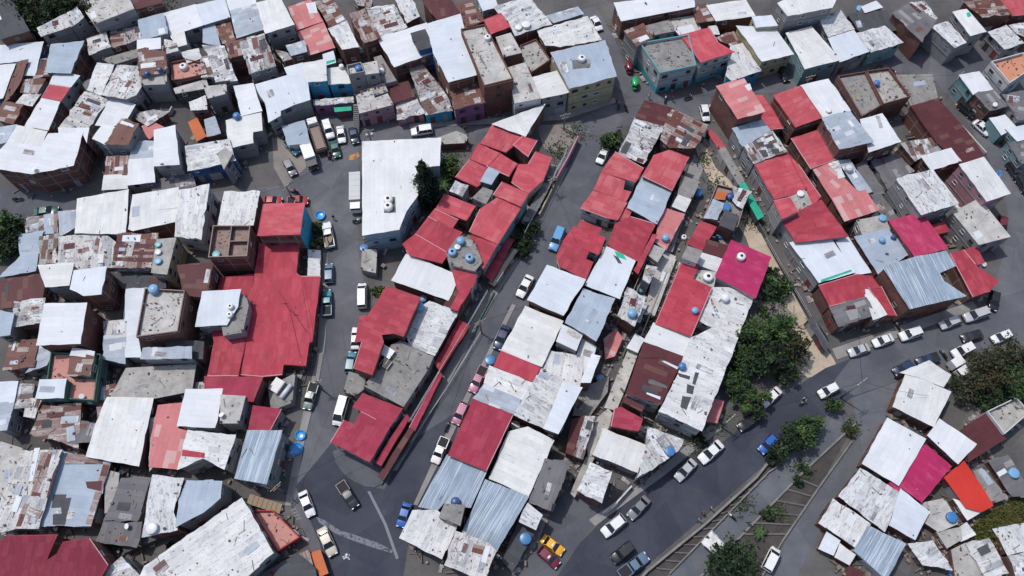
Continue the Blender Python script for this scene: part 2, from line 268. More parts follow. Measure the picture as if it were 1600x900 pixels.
HOUSE_DATA='''
T 0 0
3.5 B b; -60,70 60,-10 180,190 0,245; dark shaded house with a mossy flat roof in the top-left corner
3 w g; 235,175 390,95 440,160 260,225; low grimy house just below the dark trees, left of the long grey slab house
3 w g; 392,95 480,45 520,105 444,165; small patched house squeezed against the left end of the long grey slab house
3.4 w g; 490,10 640,-40 650,5 540,70; pale roof behind the long grey slab house at the top edge
3.8 c g; 540,75 640,10 800,-15 832,50 590,145; long house with a bare grey slab roof and dark windows near the top-left trees
3 K b; 832,-15 1000,-40 1010,15 852,55; maroon roof behind the bushes at the top edge, right of the long grey slab house
4.4 G w; 865,125 1018,85 1045,205 885,245; pale blue sheet roof directly behind the rusty tower house with two blue tanks
4.4 W g; 1025,83 1220,30 1265,155 1065,220; white roof with clutter on its far edge, right of the pale blue roof
4.4 W g; 1228,32 1400,-8 1435,105 1275,152; white roof at the top edge beside the square blue-grey roof
3.3 W w; 1068,228 1148,198 1165,275 1110,290; tiny pale green lean-to roof behind the pink terrace with a round tank
2.8 w g; 1030,250 1100,270 1110,315 1032,335; tiny whitish roof against the right wall of the rusty tower house
3 w g; 545,245 660,205 690,290 560,340; speckled low roof below the long grey slab house, next to a blue tank
3 X b; 690,205 762,182 770,275 695,300; narrow rusty striped roof between two speckled low roofs
3 w g; 766,180 880,170 885,235 775,275; speckled low roof touching the pale blue sheet roof
2.8 c g; 650,370 858,310 862,352 700,402; grey sloping slab left of the rusty tower house
4.6 W l; -10,285 268,263 215,470 130,470 150,375 -10,395; white-roofed house with a bright blue side wall near the left edge
4.8 G b; 320,280 520,258 440,455 285,450; blue-grey roofed brick house beside the house with the bright blue side wall
5 W l; -30,412 92,402 15,610 -30,620; white roof cut by the left edge, with a navy wall facing the rusty strip
3 X b; 100,395 172,375 130,500 60,610 25,640; narrow rusty strip roof beside the white roof cut by the left edge
3.2 X g; 150,500 280,495 230,585 130,575; small brown and white patchwork roof below the bright blue side wall
4.4 W g; 345,450 493,475 435,549 310,529; long terraced house roofed white, red, then white again, with grey and brick side walls
+ 0.05 f g; 310,529 436,549 383,629 265,606
+ 0 W b; 265,606 375,630 300,810 160,785
2.8 X b; 20,640 145,655 80,770 -20,745; brown rusted roof at the left edge under the white roof with the navy wall
2.6 v b; 150,590 248,592 200,660 95,650; little roof heaped with clutter left of the white, red and white house
3.6 v g; 610,395 708,408 630,592 548,560; off-white narrow roof with a green bundle, right of the blue-grey roofed brick house
3 w g; 735,410 870,415 880,540 850,590 790,615 640,590; flat cracked yard roof with tyres, left of the rusty tower house
5.8 W g; 860,252 1000,238 1002,300 860,312; rusty tower house with a white strip roof and a terrace for two blue tanks
+ 0 X g; 862,312 1030,285 1040,420 1000,455 870,470
+ -0.7 c g; 880,480 1035,465 1037,520 888,527
3.8 C b p; 1070,400 1170,380 1285,400 1305,470 1150,505 1080,512; pink floored terrace carrying one round white tank, right of the rusty tower house
2.6 c d; 1090,555 1285,500 1300,545 1100,580; dark low building under the pink floored terrace
4 v g; 1130,330 1240,305 1260,360 1170,390; white cluttered hut with a green basin, above the pink floored terrace
3.6 w g; 530,575 690,625 540,800 370,800; grey streaked plank-patched roof beside the white, red and white house
4 W g; 692,615 842,655 785,750 700,790 600,780; clean white roof with a grey gable wall above the speckled maroon roof
3 W w; 640,785 718,797 655,900 580,865; pale green sheet roof left of the speckled maroon roof
3.8 X g; 760,745 865,775 800,900 657,895; speckled maroon and white roof in front of the clean white gable
6.6 W y; 106,785 292,823 255,922 50,885; large white-roofed corner house with a tall gridded brick side wall above the alley
+ 0.05 W b; 50,888 255,922 304,838 516,832 457,1031 200,1084 -40,1050 -20,960
+ -0.4 W b; 367,801 554,801 541,888 518,829 370,833
5 G w; -10,800 98,782 42,885 -30,905; pale sliver of roof on the left edge behind the large white corner house
2 P p; 890,790 960,765 1020,795 930,870; low faded pink roof in the courtyard right of the speckled maroon roof
4.6 W g; 965,815 1092,785 1118,1025 962,1035; tall pale grey roofed house with dark eaves and a satellite dish over the alley
4 G g; 832,885 960,885 955,988 808,998; house roofed light blue above and white below, left of the tall pale grey roof
+ 0 W g; 808,1000 955,988 965,1135 795,1155
2.8 v b; 1185,640 1280,600 1290,680 1195,685; small white awning roof above the orange tarpaulin
3 O b; 1180,765 1230,740 1285,850 1230,880; shack roofed with an orange tarpaulin behind the stained house with blue walls
T 0 1
3.4 X g; 670,80 805,70 790,190 650,200; rust-and-white striped house at the foot of the tall gridded brick wall
+ 0 W g; 652,198 795,188 795,275 640,285
4.2 W g; 485,345 800,287 783,560 470,555; broad clean white roof at the alley beside the dark green car
4.6 W b; 832,320 1113,275 1105,480 830,540 805,530; clean white roof over brick walls, middle of three along the alley
5.2 v w; 1120,290 1305,253 1255,595 1095,575; tall white roof with two soot streaks, end of the three along the alley
4.2 v l; 1160,15 1430,-30 1470,100 1265,150 1175,165; stained white roof over a deep blue street wall
2.2 w g; 170,460 275,450 270,540 165,550; low grimy shed roof behind the dark green car
2.3 G g; 277,445 335,435 335,555 277,560; narrow grey sheet roof second from the dark green car
2.4 X b; 337,420 362,420 360,555 337,555; thin rust-orange strip roof near the dark green car
2.5 G g; 365,425 472,415 465,520 375,575; bluish sheet roof leaning on the broad clean white roof
2.8 G g; 110,570 270,545 220,790 0,830 130,700; weathered grey roof beside the round tree on the left edge
3 w g; 250,580 365,560 345,740 245,755; stained narrow roof one over from the round tree on the left edge
3.8 w g; 370,580 640,560 720,615 695,770 460,790 355,745; wide weathered white roof of many overlapping sheets, left of the rust striped roof
3.6 W g; 240,760 458,747 430,880 285,890; white roof with a green smear above the maroon roof on the left edge
4.8 W b; 465,792 663,768 630,935 520,945 440,905; tall white-roofed brick house behind the two blue tanks
5 X g; 735,565 985,560 945,770 700,770; roof of broad maroon and silver stripes near three tanks in a row
= K; 722,620 972,625 966,652 718,646
= K; 716,668 962,672 957,692 714,690
= K; 712,706 952,712 946,738 708,730
= W; 740,570 880,568 876,612 730,608
4.6 c y; 985,600 1095,590 1040,810 950,800; narrow concrete terrace holding three tanks in a row
2.8 K b; -10,855 295,805 250,1010 -10,1025; long maroon roof on the left edge beside the two blue tanks
3.6 K b; 1110,760 1330,740 1290,960 1150,940; dark rusted roof left of the unroofed brick rooms
3 B b; 690,795 1030,830 1035,895 880,925 770,900; dark unfinished brick house under the maroon and silver striped roof
T 0 2
4 w b; 90,85 280,65 255,215 85,240; light grey slab roof in front of the two blue tanks
5 W b; 280,100 540,95 500,345 230,355; large white roof with a tall brick side wall, above the green terrace
2.6 G g; -10,140 85,160 60,290 -10,300; grey roof on the left edge under the long maroon roof
2.8 X g; 70,330 245,320 210,490 20,510; rusty flaked roof with a grey sheet fold, left of the green terrace
+ 0 G g; 247,360 325,410 290,480 160,530 222,460
6.2 C b; 915,10 1165,25 1120,280 860,315; tall brick house with an open concrete roof, a heap of scrap and a blue tank
3.4 W w; 790,10 915,0 872,175 780,205; long white strip roofs climbing between two brick houses
+ 0.05 W w; 800,185 878,178 860,310 885,430 785,430
3 w g; 650,210 790,200 785,290 655,300; grey pieced roof between brick walls, above the dark roof slab
3 G g; 652,300 785,295 780,470 640,440; grey splintered roof, top of the concrete yard
4.6 C n p; 330,410 640,420 600,710 290,690; green-walled house with a pink roof terrace
+ 1 X n; 440,425 585,430 560,550 420,545
+ 1.1 W n; 455,378 588,400 582,428 440,418
+ 1 W n; 250,575 412,570 395,685 225,685
4 W g; -10,590 110,585 85,712 -10,722; white and pale blue roof on the left edge below the rusty flaked roof
+ -0.1 G g; -10,720 85,715 40,885 -10,890
3.6 w g; 112,600 215,605 190,740 88,752; crumpled cream roof left of the green-walled house
+ 0 w g; 170,692 260,692 215,810 150,800
4.8 X b; 270,735 505,720 485,1000 420,975 190,910; rust and silver striped roof on brick, under the green-walled house
3.6 G g; 895,378 1195,368 1195,438 880,440; blue-grey scrap roof at the foot of the tall brick house with the scrap heap
2.8 c d; 790,505 1220,480 1195,640 940,690 690,690; wide stained concrete yard roof with a dark slate cover, beside the red roofs
4.6 W b; 670,685 955,690 865,1110 540,1050 600,850; large cream-white roof below the concrete yard
3 P b; 990,735 1145,720 1108,880 1170,895 1110,1130 933,1112 955,900; salmon-pink corrugated roof between two white roofs
5.6 W g; 1162,635 1388,632 1355,830 1340,870 1110,860; raised white roof touching the lower end of the big red hall
3.6 v w; 1175,890 1470,920 1400,1130 1270,1060 1112,1130; peeling white and red banded roof right of the salmon-pink roof
= R; 1140,1010 1280,1030 1278,1063 1136,1050
T 0 3
2.2 c g; -10,60 150,110 60,350 -10,420; empty grey concrete plot cut by the left edge
4.6 w g; 150,115 385,115 290,420 240,600 100,600 -20,625 -20,490; patchwork roof of bluish sheets and rust on the left edge
= X; 255,125 330,125 250,400 190,400
= X; 150,445 180,450 130,590 98,590
= X; 195,505 230,510 190,580 165,570
= W; 215,100 250,98 205,305 178,310
= K; 330,260 360,200 300,415 290,410
4.9 G b; 400,125 690,190 565,585 240,585 300,410; bluish sheet roof with black missing squares over a rust-red brick side wall
= B; 335,390 415,390 400,470 320,475
= B; 375,415 445,410 405,580 330,580 330,515 385,510
= X; 645,200 688,195 572,575 535,575
= K; 535,310 640,305 630,370 545,350
= X; 410,130 640,160 640,200 405,200
3.4 g g; 760,290 940,290 860,555 650,550; dark grey streaked roof right of the rust-red brick side wall
+ -0.3 g g; 650,560 885,565 850,720 600,690
3.6 v b; 955,270 1145,290 1080,500 1105,610 890,655 920,450; cream flaking roof with a white water tank, above the curved drain wall
3.3 G g; 1165,305 1385,310 1375,410 1270,500 1100,590 1120,420; pale blue-grey roof with pink dirt above the curved drain wall
4 D b; 40,650 355,645 300,770 240,960 -40,960 -10,700; deep red roof in the bottom-left corner
3.8 D b; 395,690 560,665 675,830 600,960 245,960 302,800 358,762; deep red roof with loose white poles, second from the bottom-left corner
2.4 w g; 760,780 870,900 640,970 650,880; greenish white patched roof on the bottom edge right of the two deep red roofs
3.8 v g; 905,840 1510,415 1705,755 1480,960 860,960; huge white hall roof with soot stains at the bottom, left of the pink courtyard
T 1 0
4.6 G g; 160,70 320,25 372,180 200,235; square blue-grey roof near the top edge, left of the pink roofs
4.2 W g; 130,-25 310,-40 318,20 158,62; white roof cut by the top edge above the square blue-grey roof
4.4 W g; 325,20 470,-12 555,150 380,205; white roof between the square blue-grey roof and the pink roofs
4 P b; 525,45 660,0 735,130 575,185; upper pink roof near the top edge
= W; 630,20 690,12 705,80 655,85
4 P b; 577,192 740,142 810,295 640,345; lower pink roof, next to two tanks on a blue-grey lean-to
3.8 X b; 680,10 790,-5 880,130 780,165 735,80; rust-brown ribbed roof just right of the upper pink roof
4 v b; 775,180 885,132 960,290 860,305; white roof right of the lower pink roof
3.6 X b; 900,90 1000,55 1095,230 1000,265; orange-brown fully rusted roof between two white roofs
4.8 w g; 1010,50 1180,30 1260,170 1085,240; white roof with a doodle of scrap pipe right of the orange-brown rusted roof
5.6 W b; 1080,240 1385,145 1420,330 1185,415; big bluish white roof carrying a small blue rooftop room
+ 1.2 B l; 1290,210 1375,185 1420,290 1340,310
3.2 G g; -10,170 60,155 95,280 -10,262; small bluish roof left of the rusted ribbed shack near the top-left
3.3 X b; 62,160 150,120 190,245 112,270; rusted ribbed shack under the square blue-grey roof
3 w g; -10,285 120,290 200,500 70,510 20,330; roof buried in boards and scrap, two houses left of the pink-tank lean-to
3.2 X b; 130,272 220,250 240,340 150,360; small maroon roof with a white gutter under the square blue-grey roof
4 w g; 222,250 370,212 440,410 280,460; long grey plank roof with a grey front wall and two awnings
2.6 G b; 510,285 620,255 635,320 540,345; blue-grey lean-to in a brick court, beside the lower pink roof
2.6 w b; 440,310 520,330 545,368 490,385; crumpled white sheet roof in the brick court beside the lower pink roof
3 w g; -20,360 20,350 60,480 -20,480; scrap-covered roof edge left of the long grey plank roof
2.8 c g; 0,545 130,530 130,580 20,610; bare terrace with one light blue barrel below the scrap roofs
4.8 W w; 500,425 610,395 640,500 520,470; two-level white roof curving down behind the parked cars, with a curved grey wall
+ 0.1 W g; 320,530 520,472 625,478 640,510 655,620 560,650 470,690 470,720 400,760 380,640 350,600
6.2 W a; 612,398 755,372 760,500 640,510; bright blue house with a red-brown door facing the parked cars
+ -1.4 W a; 760,432 860,420 918,515 775,525
4.6 W g; 740,342 800,322 815,388 755,405; small white roof with a green edge behind the bright blue house
= N; 755,385 812,370 814,384 755,402
2.4 w u; 680,627 925,607 928,637 685,657; whitish porch roof in front of the bright blue house
2.2 N d; 805,672 915,665 917,690 812,700; green awning beside the parked cars under the bright blue house
4.4 C g; 890,420 980,400 1000,460 900,480; bare concrete box terrace with a blue tank, right of the bright blue house
4.4 c g; 985,402 1070,385 1085,450 1005,460; grey terrace with a balustrade right of the blue tank box
4 c g; 1062,362 1100,350 1190,500 1115,520; narrow raw concrete strip roof left of the maroon and pink house
4.2 c p; 950,600 1040,560 1060,620 1140,590 1172,650 970,702; grey two-storey house with barred windows and dusty terrace, by the steep steps
4 c g; 1030,560 1118,522 1138,568 1045,598; raised grey slab behind the dusty terrace by the steep steps
3 K p; 1140,550 1270,510 1310,600 1175,640; low maroon and pink house on the top street
+ -0.7 w p; 1195,645 1310,605 1370,705 1280,720 1205,745
4.2 w b; 930,-10 1040,-20 1035,40 960,30; rubble-strewn pale roof at the top edge above the orange-brown rusted roof
4.6 W b; 183,540 300,522 355,690 230,720; cream-white house stepping down to the alley with one blue barrel on its ledge
+ -0.3 W g; 135,755 255,715 350,690 357,812 298,822 300,890 155,925
2.4 G b; 0,750 60,730 95,830 15,850; tiny pale sheet roof beside the orange tarpaulin shack
2.4 G w; 485,790 620,755 658,895 520,905; pale blue patched carport at the edge of the parking lot
4 v b; 1195,0 1285,-20 1340,100 1265,140; tan and white roof at the top edge next to the maroon roof
T 2 0
4 K b; 80,0 240,-20 310,75 180,130 100,30; maroon roof at the top edge left of the rusty pink scrap
5.8 W b; 110,152 315,90 415,465 245,510 150,330; long white roof stepping towards the street over a dark open floor
3.8 X b; 290,30 390,0 460,130 330,180; rusty pink scrap roof above the long concrete terrace
4.8 W g; 420,-20 530,-20 550,40 460,65; white roof at the top edge behind the square red roof
5.2 v b; 530,45 740,-20 885,150 830,160 660,220 620,130 560,85; big white rooftop with two squat white tanks near the top edge
5.4 f b; 465,125 570,85 625,165 510,210; small square bright red roof near the top edge
6.2 C b; 320,190 470,160 650,500 465,545; long bare concrete rooftop with brick parapet and one white tank
6.2 c b; 545,235 630,210 695,325 590,350; brick upper room with a stained slab, right of the long concrete rooftop
3.8 c w; 620,425 720,395 815,610 660,640; narrow concrete roof between the long concrete rooftop and the small clean white roof
3.8 C b; 690,290 790,250 880,380 762,460 700,380; messy open brick court beside the grey zinc roof with a white tank
3.5 W g; 770,485 920,445 990,575 825,612; small clean white roof on the top street, left of the grey zinc roof
4.8 G y; 885,330 1220,255 1290,475 1000,550; grey zinc roof with a white tank, over cream and yellow street walls
= g; 1015,375 1130,370 1130,420 1020,432
5 v b; 800,190 1110,105 1195,245 940,290 850,280; stained white rooftop behind the grey zinc roof with a white tank
2.6 G g; 860,100 1050,45 1085,85 900,140; dark blue-grey shed roof near the white car at the top edge
2.1 w a; 0,430 80,405 230,600 265,690 100,715 60,600; low house with a patched rust roof and a turquoise street wall
2.5 X u; 255,570 420,520 470,640 280,680; low house with a ribbed grey-brown roof and a purple street wall
4.6 W b; 520,775 845,652 722,850; triangular white roof at the top end of the red-roofed block
T 2 1
4.2 f b; 445,-5 520,-120 720,-50 600,50; red house just below the triangular white roof
+ 0.5 f b; 650,5 705,-48 795,-20 740,75
4.2 f b; 430,0 565,60 490,135 380,90; red house with a grey rooftop box, second from the top of the red-roofed block
+ 0.02 f b; 567,62 670,125 620,200 487,140
+ 0.04 f b; 378,92 488,140 440,250 420,265 290,205
+ 0.7 G d; 495,148 560,175 510,250 445,230
2.6 c w; 460,275 515,295 475,370 400,335; little pale concrete lean-to roof inside the red-roofed block
4 f y; 790,50 888,85 830,230 740,310 640,240 680,130 740,130; long red roof at the top of the block's street side, beside the pink wall
4 f t; 577,240 742,310 695,388 525,315; red roof second from the top on the block's street side
4 f t; 545,340 695,391 550,622 375,545 440,410; red roof third from the top on the block's street side, above the bush
4 R g; 400,565 549,625 460,775 440,735 365,690 345,630; red roof fourth from the top on the block's street side, beside a cluster of tanks
4.3 f b; 215,315 410,390 355,475 165,405; red roof beside the tall dark conifer
4.2 f b; 160,407 300,472 265,525 120,455; wide red roof left of the tank cluster, below the roof beside the conifer
+ 0.03 R b; 118,458 325,553 245,680 40,562
+ 0.0 R b; 38,564 243,683 200,742 0,692 -40,625
2.2 R b; 615,590 650,600 515,855 475,820; narrow red awning house along the street below the bush
4.4 W b; -20,690 120,745 310,825 240,975 -110,850; cream roof in the middle of the red-roofed block
3 R w; 290,765 420,820 390,900 320,960 270,800; dark red courtyard roof beside two tanks, at the right of the cream roof
T 1 2
4 R b; 1140,-10 1345,60 1240,300 1180,280 1100,290 1115,340 1045,540 930,500 985,330 940,335 970,180 1020,175; L-shaped red roof between the street and the rooftop terrace with solar panels
P
3.9 c g; 627,533 640,539.5 676,557 668,576 630,634 570,602 592,578 600,556 612,540; grey rooftop terrace with a glass-covered stairwell, above the last red house
T 2 2
3 R b; 330,0 380,0 300,140 255,125; narrow red strip roof at the right of the cream roof
4.1 v b; 125,85 300,150 155,420 80,390 0,350 -60,220 0,160; flaking grey-white roof with two tanks, beside the grey rooftop terrace
2.4 R b; 310,200 370,235 190,515 160,470; long red street awning, upper piece, below the steel rails
2.2 r b; 188,520 200,545 30,890 0,870; long red street awning, lower piece, left of the pink car
P
4 r g; 552,635.5 567,615 628,639 609,666; last red house at the rounded street corner with a cut-out yard
+ 0 r g; 564.8,643.5 609,666.8 577,721 517,690 537,657 553,663.5
2.8 r b; 635,648 638.6,653.4 595,727 587,722; red awning along the corner house, upper of two
2 K b; 641,668 646,672 599,749 591,744; dark crimson awning along the corner house, lower of two
T 3 0
3.6 K b; 190,630 370,680 312,787 135,735; house roofed maroon and peeling white at the top of the second block
+ 0 w b; 130,737 312,790 180,1020 30,960
3.6 X b; 367,683 578,780 500,920 345,920 290,870 314,790; roof of rust and white stripes beside the alley at the top of the second block
P
3.7 f w; 948,257 962,238 1005,263 993,284 941,268; upper red house on the street side of the second block
3.7 f w; 941,269 976,282 973,297 985,300 977,315 928,296; second red house on the street side of the second block, near the white car
3.7 f w; 928,298 979,317 965,343 948,340 908,325; third red house on the street side of the second block, above the open courtyard
3.2 f w; 970,322 987,327 980,346 967,342; tiny red annex between the zinc roof and the courtyard of the second block
2.8 R w; 907,345 939,357 935,368 902,357; small red roof set low in the courtyard of the second block
3.7 R w; 880,377 897,354 946,372 935,397 920,391; red roof beside the blue jeep
3.7 R w; 880,378.5 920,392 914,405 926,410 915,436 875,416 870,400; red roof with a dark square notch, below the blue jeep
3.9 f b; 1046,235 1076,246 1050,297 1004,275 1022,243; glossy red roof with a grey bare corner, above the zinc roof of the second block
3.8 G b; 1004.5,275.5 1049.5,298 1026,349 981,324; blue-grey zinc roof between two red roofs in the second block
3.8 R b; 986,339 1024,350 996,407 948,388 962,350; red roof below the zinc roof of the second block
2.8 R b; 1020,367 1026,367 997,427 991,422; thin bright red awning along the alley of the second block
4 W b; 948,386 992,408 968,466 915,445 925,425; bright white roof with a torn green corner
= N; 960,392 974,397 979,406 964,401
= B; 958,398 966,402 972,412 966,411
4 G b; 912,452 960,467 931,532 884,504; dull blue sheet roof below the torn green corner roof
4.1 W b; 855,415 914,437 880,492 825,468; plain white roof opposite the parked white car, with two blue tanks at its foot
4.3 W b; 821,479 879,502 846,572 784,547; white roof in rows of seams above the short red band
4.2 R b; 784,548.5 845,573 832,597 772,572; short red band roof between two white roofs
4.2 v b; 765,572 832,599 823,628 757,598; weathered white roof with a dark slot, below the short red band
+ 0 G b; 757,600 813,625 805,647 740,622
4.3 r b; 740,624 801,649 760,735 701,711; big square deep red roof opposite the pink car
T 2 3
4.5 g2 b; 235,145 480,245 380,470 300,460 215,440 170,490 60,465; blue-grey roof with white streaks below the big square deep red roof
4.6 v b; 20,492 170,492 300,577 200,790 0,690 -60,660; beige roof at the bottom corner of the second block, beside the blue car
4.2 c b; 222,452 340,462 312,578 188,530; soot-stained terrace with one dark blue tank, between the streaked and beige roofs
4.5 g2 b; 475,300 742,405 545,740 490,690 330,630; blue-grey roof without streaks, at the right of the dark blue tank
4.2 w b; 290,622 490,695 540,745 470,920 220,830; scrap-heaped white roof on the bottom edge of the second block
4.4 W b; 620,0 740,-30 900,55 740,400 500,290; large greyish white roof beside the big square deep red roof
P
4.3 v b; 846,577 884,597 852,670 804,648; beige ribbed roof right of the weathered roof with the dark slot
4.3 W b; 880,597 909,606 872,677 850,669; plain white strip roof right of the beige ribbed roof
4 v b; 858,548 912,558 905,604 885,597 848,576; whitish roof covered in scraps below the raised white box
4.6 W g; 879,508 910,522 900,547 870,533; raised white box roof with a blue curtain, right of the seamed white roof
3.9 W b; 910,530 931,542 918,590 900,560; pale blue-white narrow roof below the dull blue sheet roof
3.6 W b; 925,554 937,557 922,597 908,597; slim white roof beside the blue tank in the alley
3 P b; 1035,325 1069,335 1041,389 1024,378; pinkish concrete terrace in the alley carrying one blue tank
2.8 W g; 1060,305 1079,312 1070,330 1051,322; small white slab roof in the alley above the pinkish terrace
2.8 c g; 1066,275 1092,285 1080,310 1060,303; light grey slab roof in the alley near the hanging blue barrel
2.4 c g; 1020,383 1038,390 1027,408 1014,398; little grey porch roof below the pinkish terrace
2.4 w g; 1011,415 1026,418 1014,442 1005,436; little roof hung with washing in the alley
3 w b; 981,450 1009,465 991,509 966,492; whitish terrace with a blue tank and a green-blue tank in the alley
2.6 W g; 993,522 1006,530 996,550 980,543; small bright white box roof halfway down the alley
3.2 K b; 894,656 912,650 895,711 885,707; narrow house roofed maroon on one half and stained white on the other
+ -0.05 w b; 913,651 929,651 910,717 896,711
2.4 g b; 852,717 890,722 860,797 827,785; long low roof with black and white streaks at the lower alley
2.4 v b; 825,787 847,805 837,827 812,815; tiny white scrap roof at the end of the streaked low roof
2 B b; 810,817 837,827 800,892 785,875; flat black roof with a bright blue round tank near the yellow taxi
T 3 1
3 C b; 635,260 832,310 765,530 550,475; jumbled rooftop with blue tanks, orange floor and sheets at the tip of the third block
+ 0.9 O b; 640,285 702,300 692,350 630,345
+ 1.0 G b; 618,348 680,372 640,470 562,460
+ 1.0 w b; 742,262 855,300 800,400 742,352
+ 0.95 B b; 690,410 775,450 742,540 660,505
3.2 R b; 540,485 635,520 545,665 460,620; upper small red roof of the third block
3.3 K w; 580,600 715,640 670,720 555,680; brown ribbed roof beside the upper small red roof of the third block
3.3 W w; 547,682 675,722 640,795 520,750; bright white roof left of the magenta roof
3.2 c w; 460,642 545,672 512,740 430,712; grey slab between two small red roofs of the third block
P
3.4 R w; 1067,405 1092,414 1082,436 1112,450 1095,490 1080,525 1025,505; notched red roof in the third block with a tank terrace cut into it
4.2 M w; 1143,376 1204,402 1180,465 1118,431; bright magenta roof carrying one white round tank, in the third block
3.2 c w; 1085,422 1119,426 1114,448 1083,436; small terrace with two big white tanks left of the magenta roof
T 3 2
3 c w; 420,112 540,122 500,240 387,200; dirty cut-out terrace with scrap and tanks inside the notched red roof
3.4 v w; 610,0 715,0 865,65 770,305 610,243 530,200; white and mint flaking roof with a red edge under the magenta roof
3.5 W w; 245,220 475,310 430,425 185,336; cream-white roof with a torn brown flap above the large maroon roof
3.6 K w; 185,340 430,430 290,725 75,660; large maroon roof in the third block
= W; 290,455 312,455 402,495 392,508
= W; 202,652 290,680 285,698 200,662
= g; 215,572 240,572 330,612 330,628 212,595
3.6 v w; 480,312 610,252 770,312 545,890 280,770 400,540 435,430; long white roof with black patches, facing the big trees
= B; 455,600 500,615 490,665 450,655
= B; 425,675 480,682 450,762 412,742
= B; 505,525 530,530 505,605 487,598
= B; 392,528 474,552 468,572 405,552
2.8 r b; 0,760 40,745 175,820 150,890 -20,860; red roof in a dark yard below the large maroon roof
2.8 K b; 60,680 185,740 170,770 55,710; narrow red-brown canopy under the large maroon roof
2.2 P b; 610,690 680,710 640,840 570,830; faded pinkish shed roof beside the big trees
T 3 3
4.2 W g; -70,-20 195,85 145,250 -130,140; dimpled bright white roof at the bottom of the third block
3 w g; 210,-30 430,50 420,80 350,150 145,282 200,85; speckled whitish slab roof with a blue tank on the main road
3.4 v b; -150,193 -20,250 -80,440 -230,362; flaking white roofed house in a walled yard near the yellow taxi
1.2 c g; -175,165 -150,150 -130,160 -250,400 -270,380; grey side ledge of the walled yard near the yellow taxi
P
6 P b; 1120,135 1162,123 1195,174 1153,185; tall house with a faded pink roof at the tip of the right block
= W; 1163.5,134 1171.5,130 1175,139.5 1169,142
3.4 f b; 1181,149.5 1192,149.5 1212,179 1223,200 1203,202 1190,187; narrow bright red roof behind the tall faded pink roof
4.5 G g; 1145,201 1190,188 1203,204 1162,229; blue-grey roof with puddle stains below the tall faded pink roof
+ 0.02 w g; 1162,229.5 1207,205 1229,236 1178,255
= B; 1182,223 1193,221 1194,229 1187,229
= B; 1193,226 1207,223.5 1210,230.5 1199.5,232
= B; 1185.5,235 1196.5,233.5 1201,244.5 1193,246
= B; 1204,232 1216.6,232 1218,238 1207,240
4.4 f g; 1179,256 1229,236.5 1259,297 1210,311; large ribbed red roof in the right block, under the blotched white roof
3.4 f g; 1230,238 1247,257 1282,307 1268,325 1260,298; bright red strip at the right of the large ribbed red roof
3.7 f g; 1210,314 1235,308 1247,330 1222,341; small dull red roof beside a grey terrace with a white drum
3.7 c g; 1233,307 1258,298 1270,325 1248,330; grey terrace with a white drum tank in the right block
4 R g; 1222,343 1283,313 1325,369 1243,378; broad red roof above the wide white roof in the right block
4.2 W g; 1235,379.5 1290,361 1335,425 1280,441; wide white roof with a green gutter in the right block
= N; 1283,437 1330,421 1331,424 1283,441
+ -0.1 W g; 1307,378 1325,371 1360,425 1335,428
4.2 R b; 1280,446 1338,429 1362,432 1374,449 1350,450 1352,464 1297,478; corner house at the main road roofed red, dark grey and white
+ 0 g b; 1296,479 1353,465 1369,491 1311,510
+ 0 W b; 1349,452 1357,450 1385,491 1365,499
+ -0.1 R b; 1358,450 1377,448 1400,492 1386,492
4.6 f b; 1209,149.5 1251,135 1283.5,183 1243,198; red roof with a brighter red corner, back row of the right block
4.9 W b; 1251.5,134 1294,124 1328,172 1284.5,182.5; clean bluish white roof next to the brick-walled roof terrace
4.7 G b; 1285,184.5 1328,174 1365,221 1312,232; blue-grey roof below the clean bluish white roof in the right block
4.2 f b; 1237,217 1277,204 1308,248 1267,263; red roof with a dark tank notch, in the middle of the right block
4.1 P b; 1270,263 1292,256 1339,298 1300,310; upper faded rose roof in the right block
+ 0 P b; 1300.5,310.5 1352,297 1372,328 1320,345
4.1 v g; 1292,256 1309,252 1319,276 1307,279; small white roof beside the upper faded rose roof
4 G g; 1310,251 1327,250 1362,299 1352,302 1340,296; narrow white-grey strip roof with a grey-blue tank, right of the rose roof
2.4 g g; 1362,252 1402,240 1428,267 1402,280 1387,295; dull dark grey roof with a small white cover in the middle of the right block
2.4 g g; 1338,258 1352,252 1382,302 1366,302; dark narrow roof between the strip roof and the dull grey roof
2.4 g g; 1358,305 1376,303 1402,340 1385,345; dark slab roof right of the lower rose roof
5 C b; 1307.5,121 1351,114 1377,166 1345,185; brick-walled roof terrace with scrap and puddles at the top of the right block
+ 0.05 C b; 1352,114 1387,109 1421,154 1378,166
4 W b; 1345,187 1378,178 1407,221 1358,237; off-white roof in front of the brick-walled roof terrace
3.8 K b; 1424,166 1465,154 1510,205 1538,243 1502,255 1464,222; long maroon roof along the curving right-hand street
1.2 c g; 1402,118 1456,117 1464,152 1424,164; bare grey concrete yard slab above the long maroon roof
3.8 w b; 1408,224 1455,216 1470,233 1436,247 1430,251; pale roof in two steps left of the long maroon roof
+ 0.6 W b; 1440,244 1486,232 1501,251 1455,265
5 v g; 1401,279 1457,265 1497,317 1440,335; big white roof with black mould stains in the right block
4.6 W p; 1500,257 1537,246 1578,302 1542,314; white roof with rust marks and a blue tarp, beside the curving street
4.4 c g; 1490,332 1530,311 1577,369 1530,381; weathered concrete slab roof with a round tank at its corner, beside the curving street
5 Q b; 1390,345 1440,332 1480,387 1430,401; raised magenta-pink ribbed roof in the right block
3.8 c g; 1340,345 1380,337 1390,358 1348,365; cluttered grey terrace with a blue tank left of the raised magenta-pink roof
4.1 G b; 1336,370 1388,358 1420,397 1372,427; blue-grey roof with debris left of the raised magenta-pink roof
4.4 g2 b; 1381,418 1433,401 1478,393 1492,415 1467,426 1475,440 1508,462 1422,482; grey zinc roof with rows of rust marks facing the main road
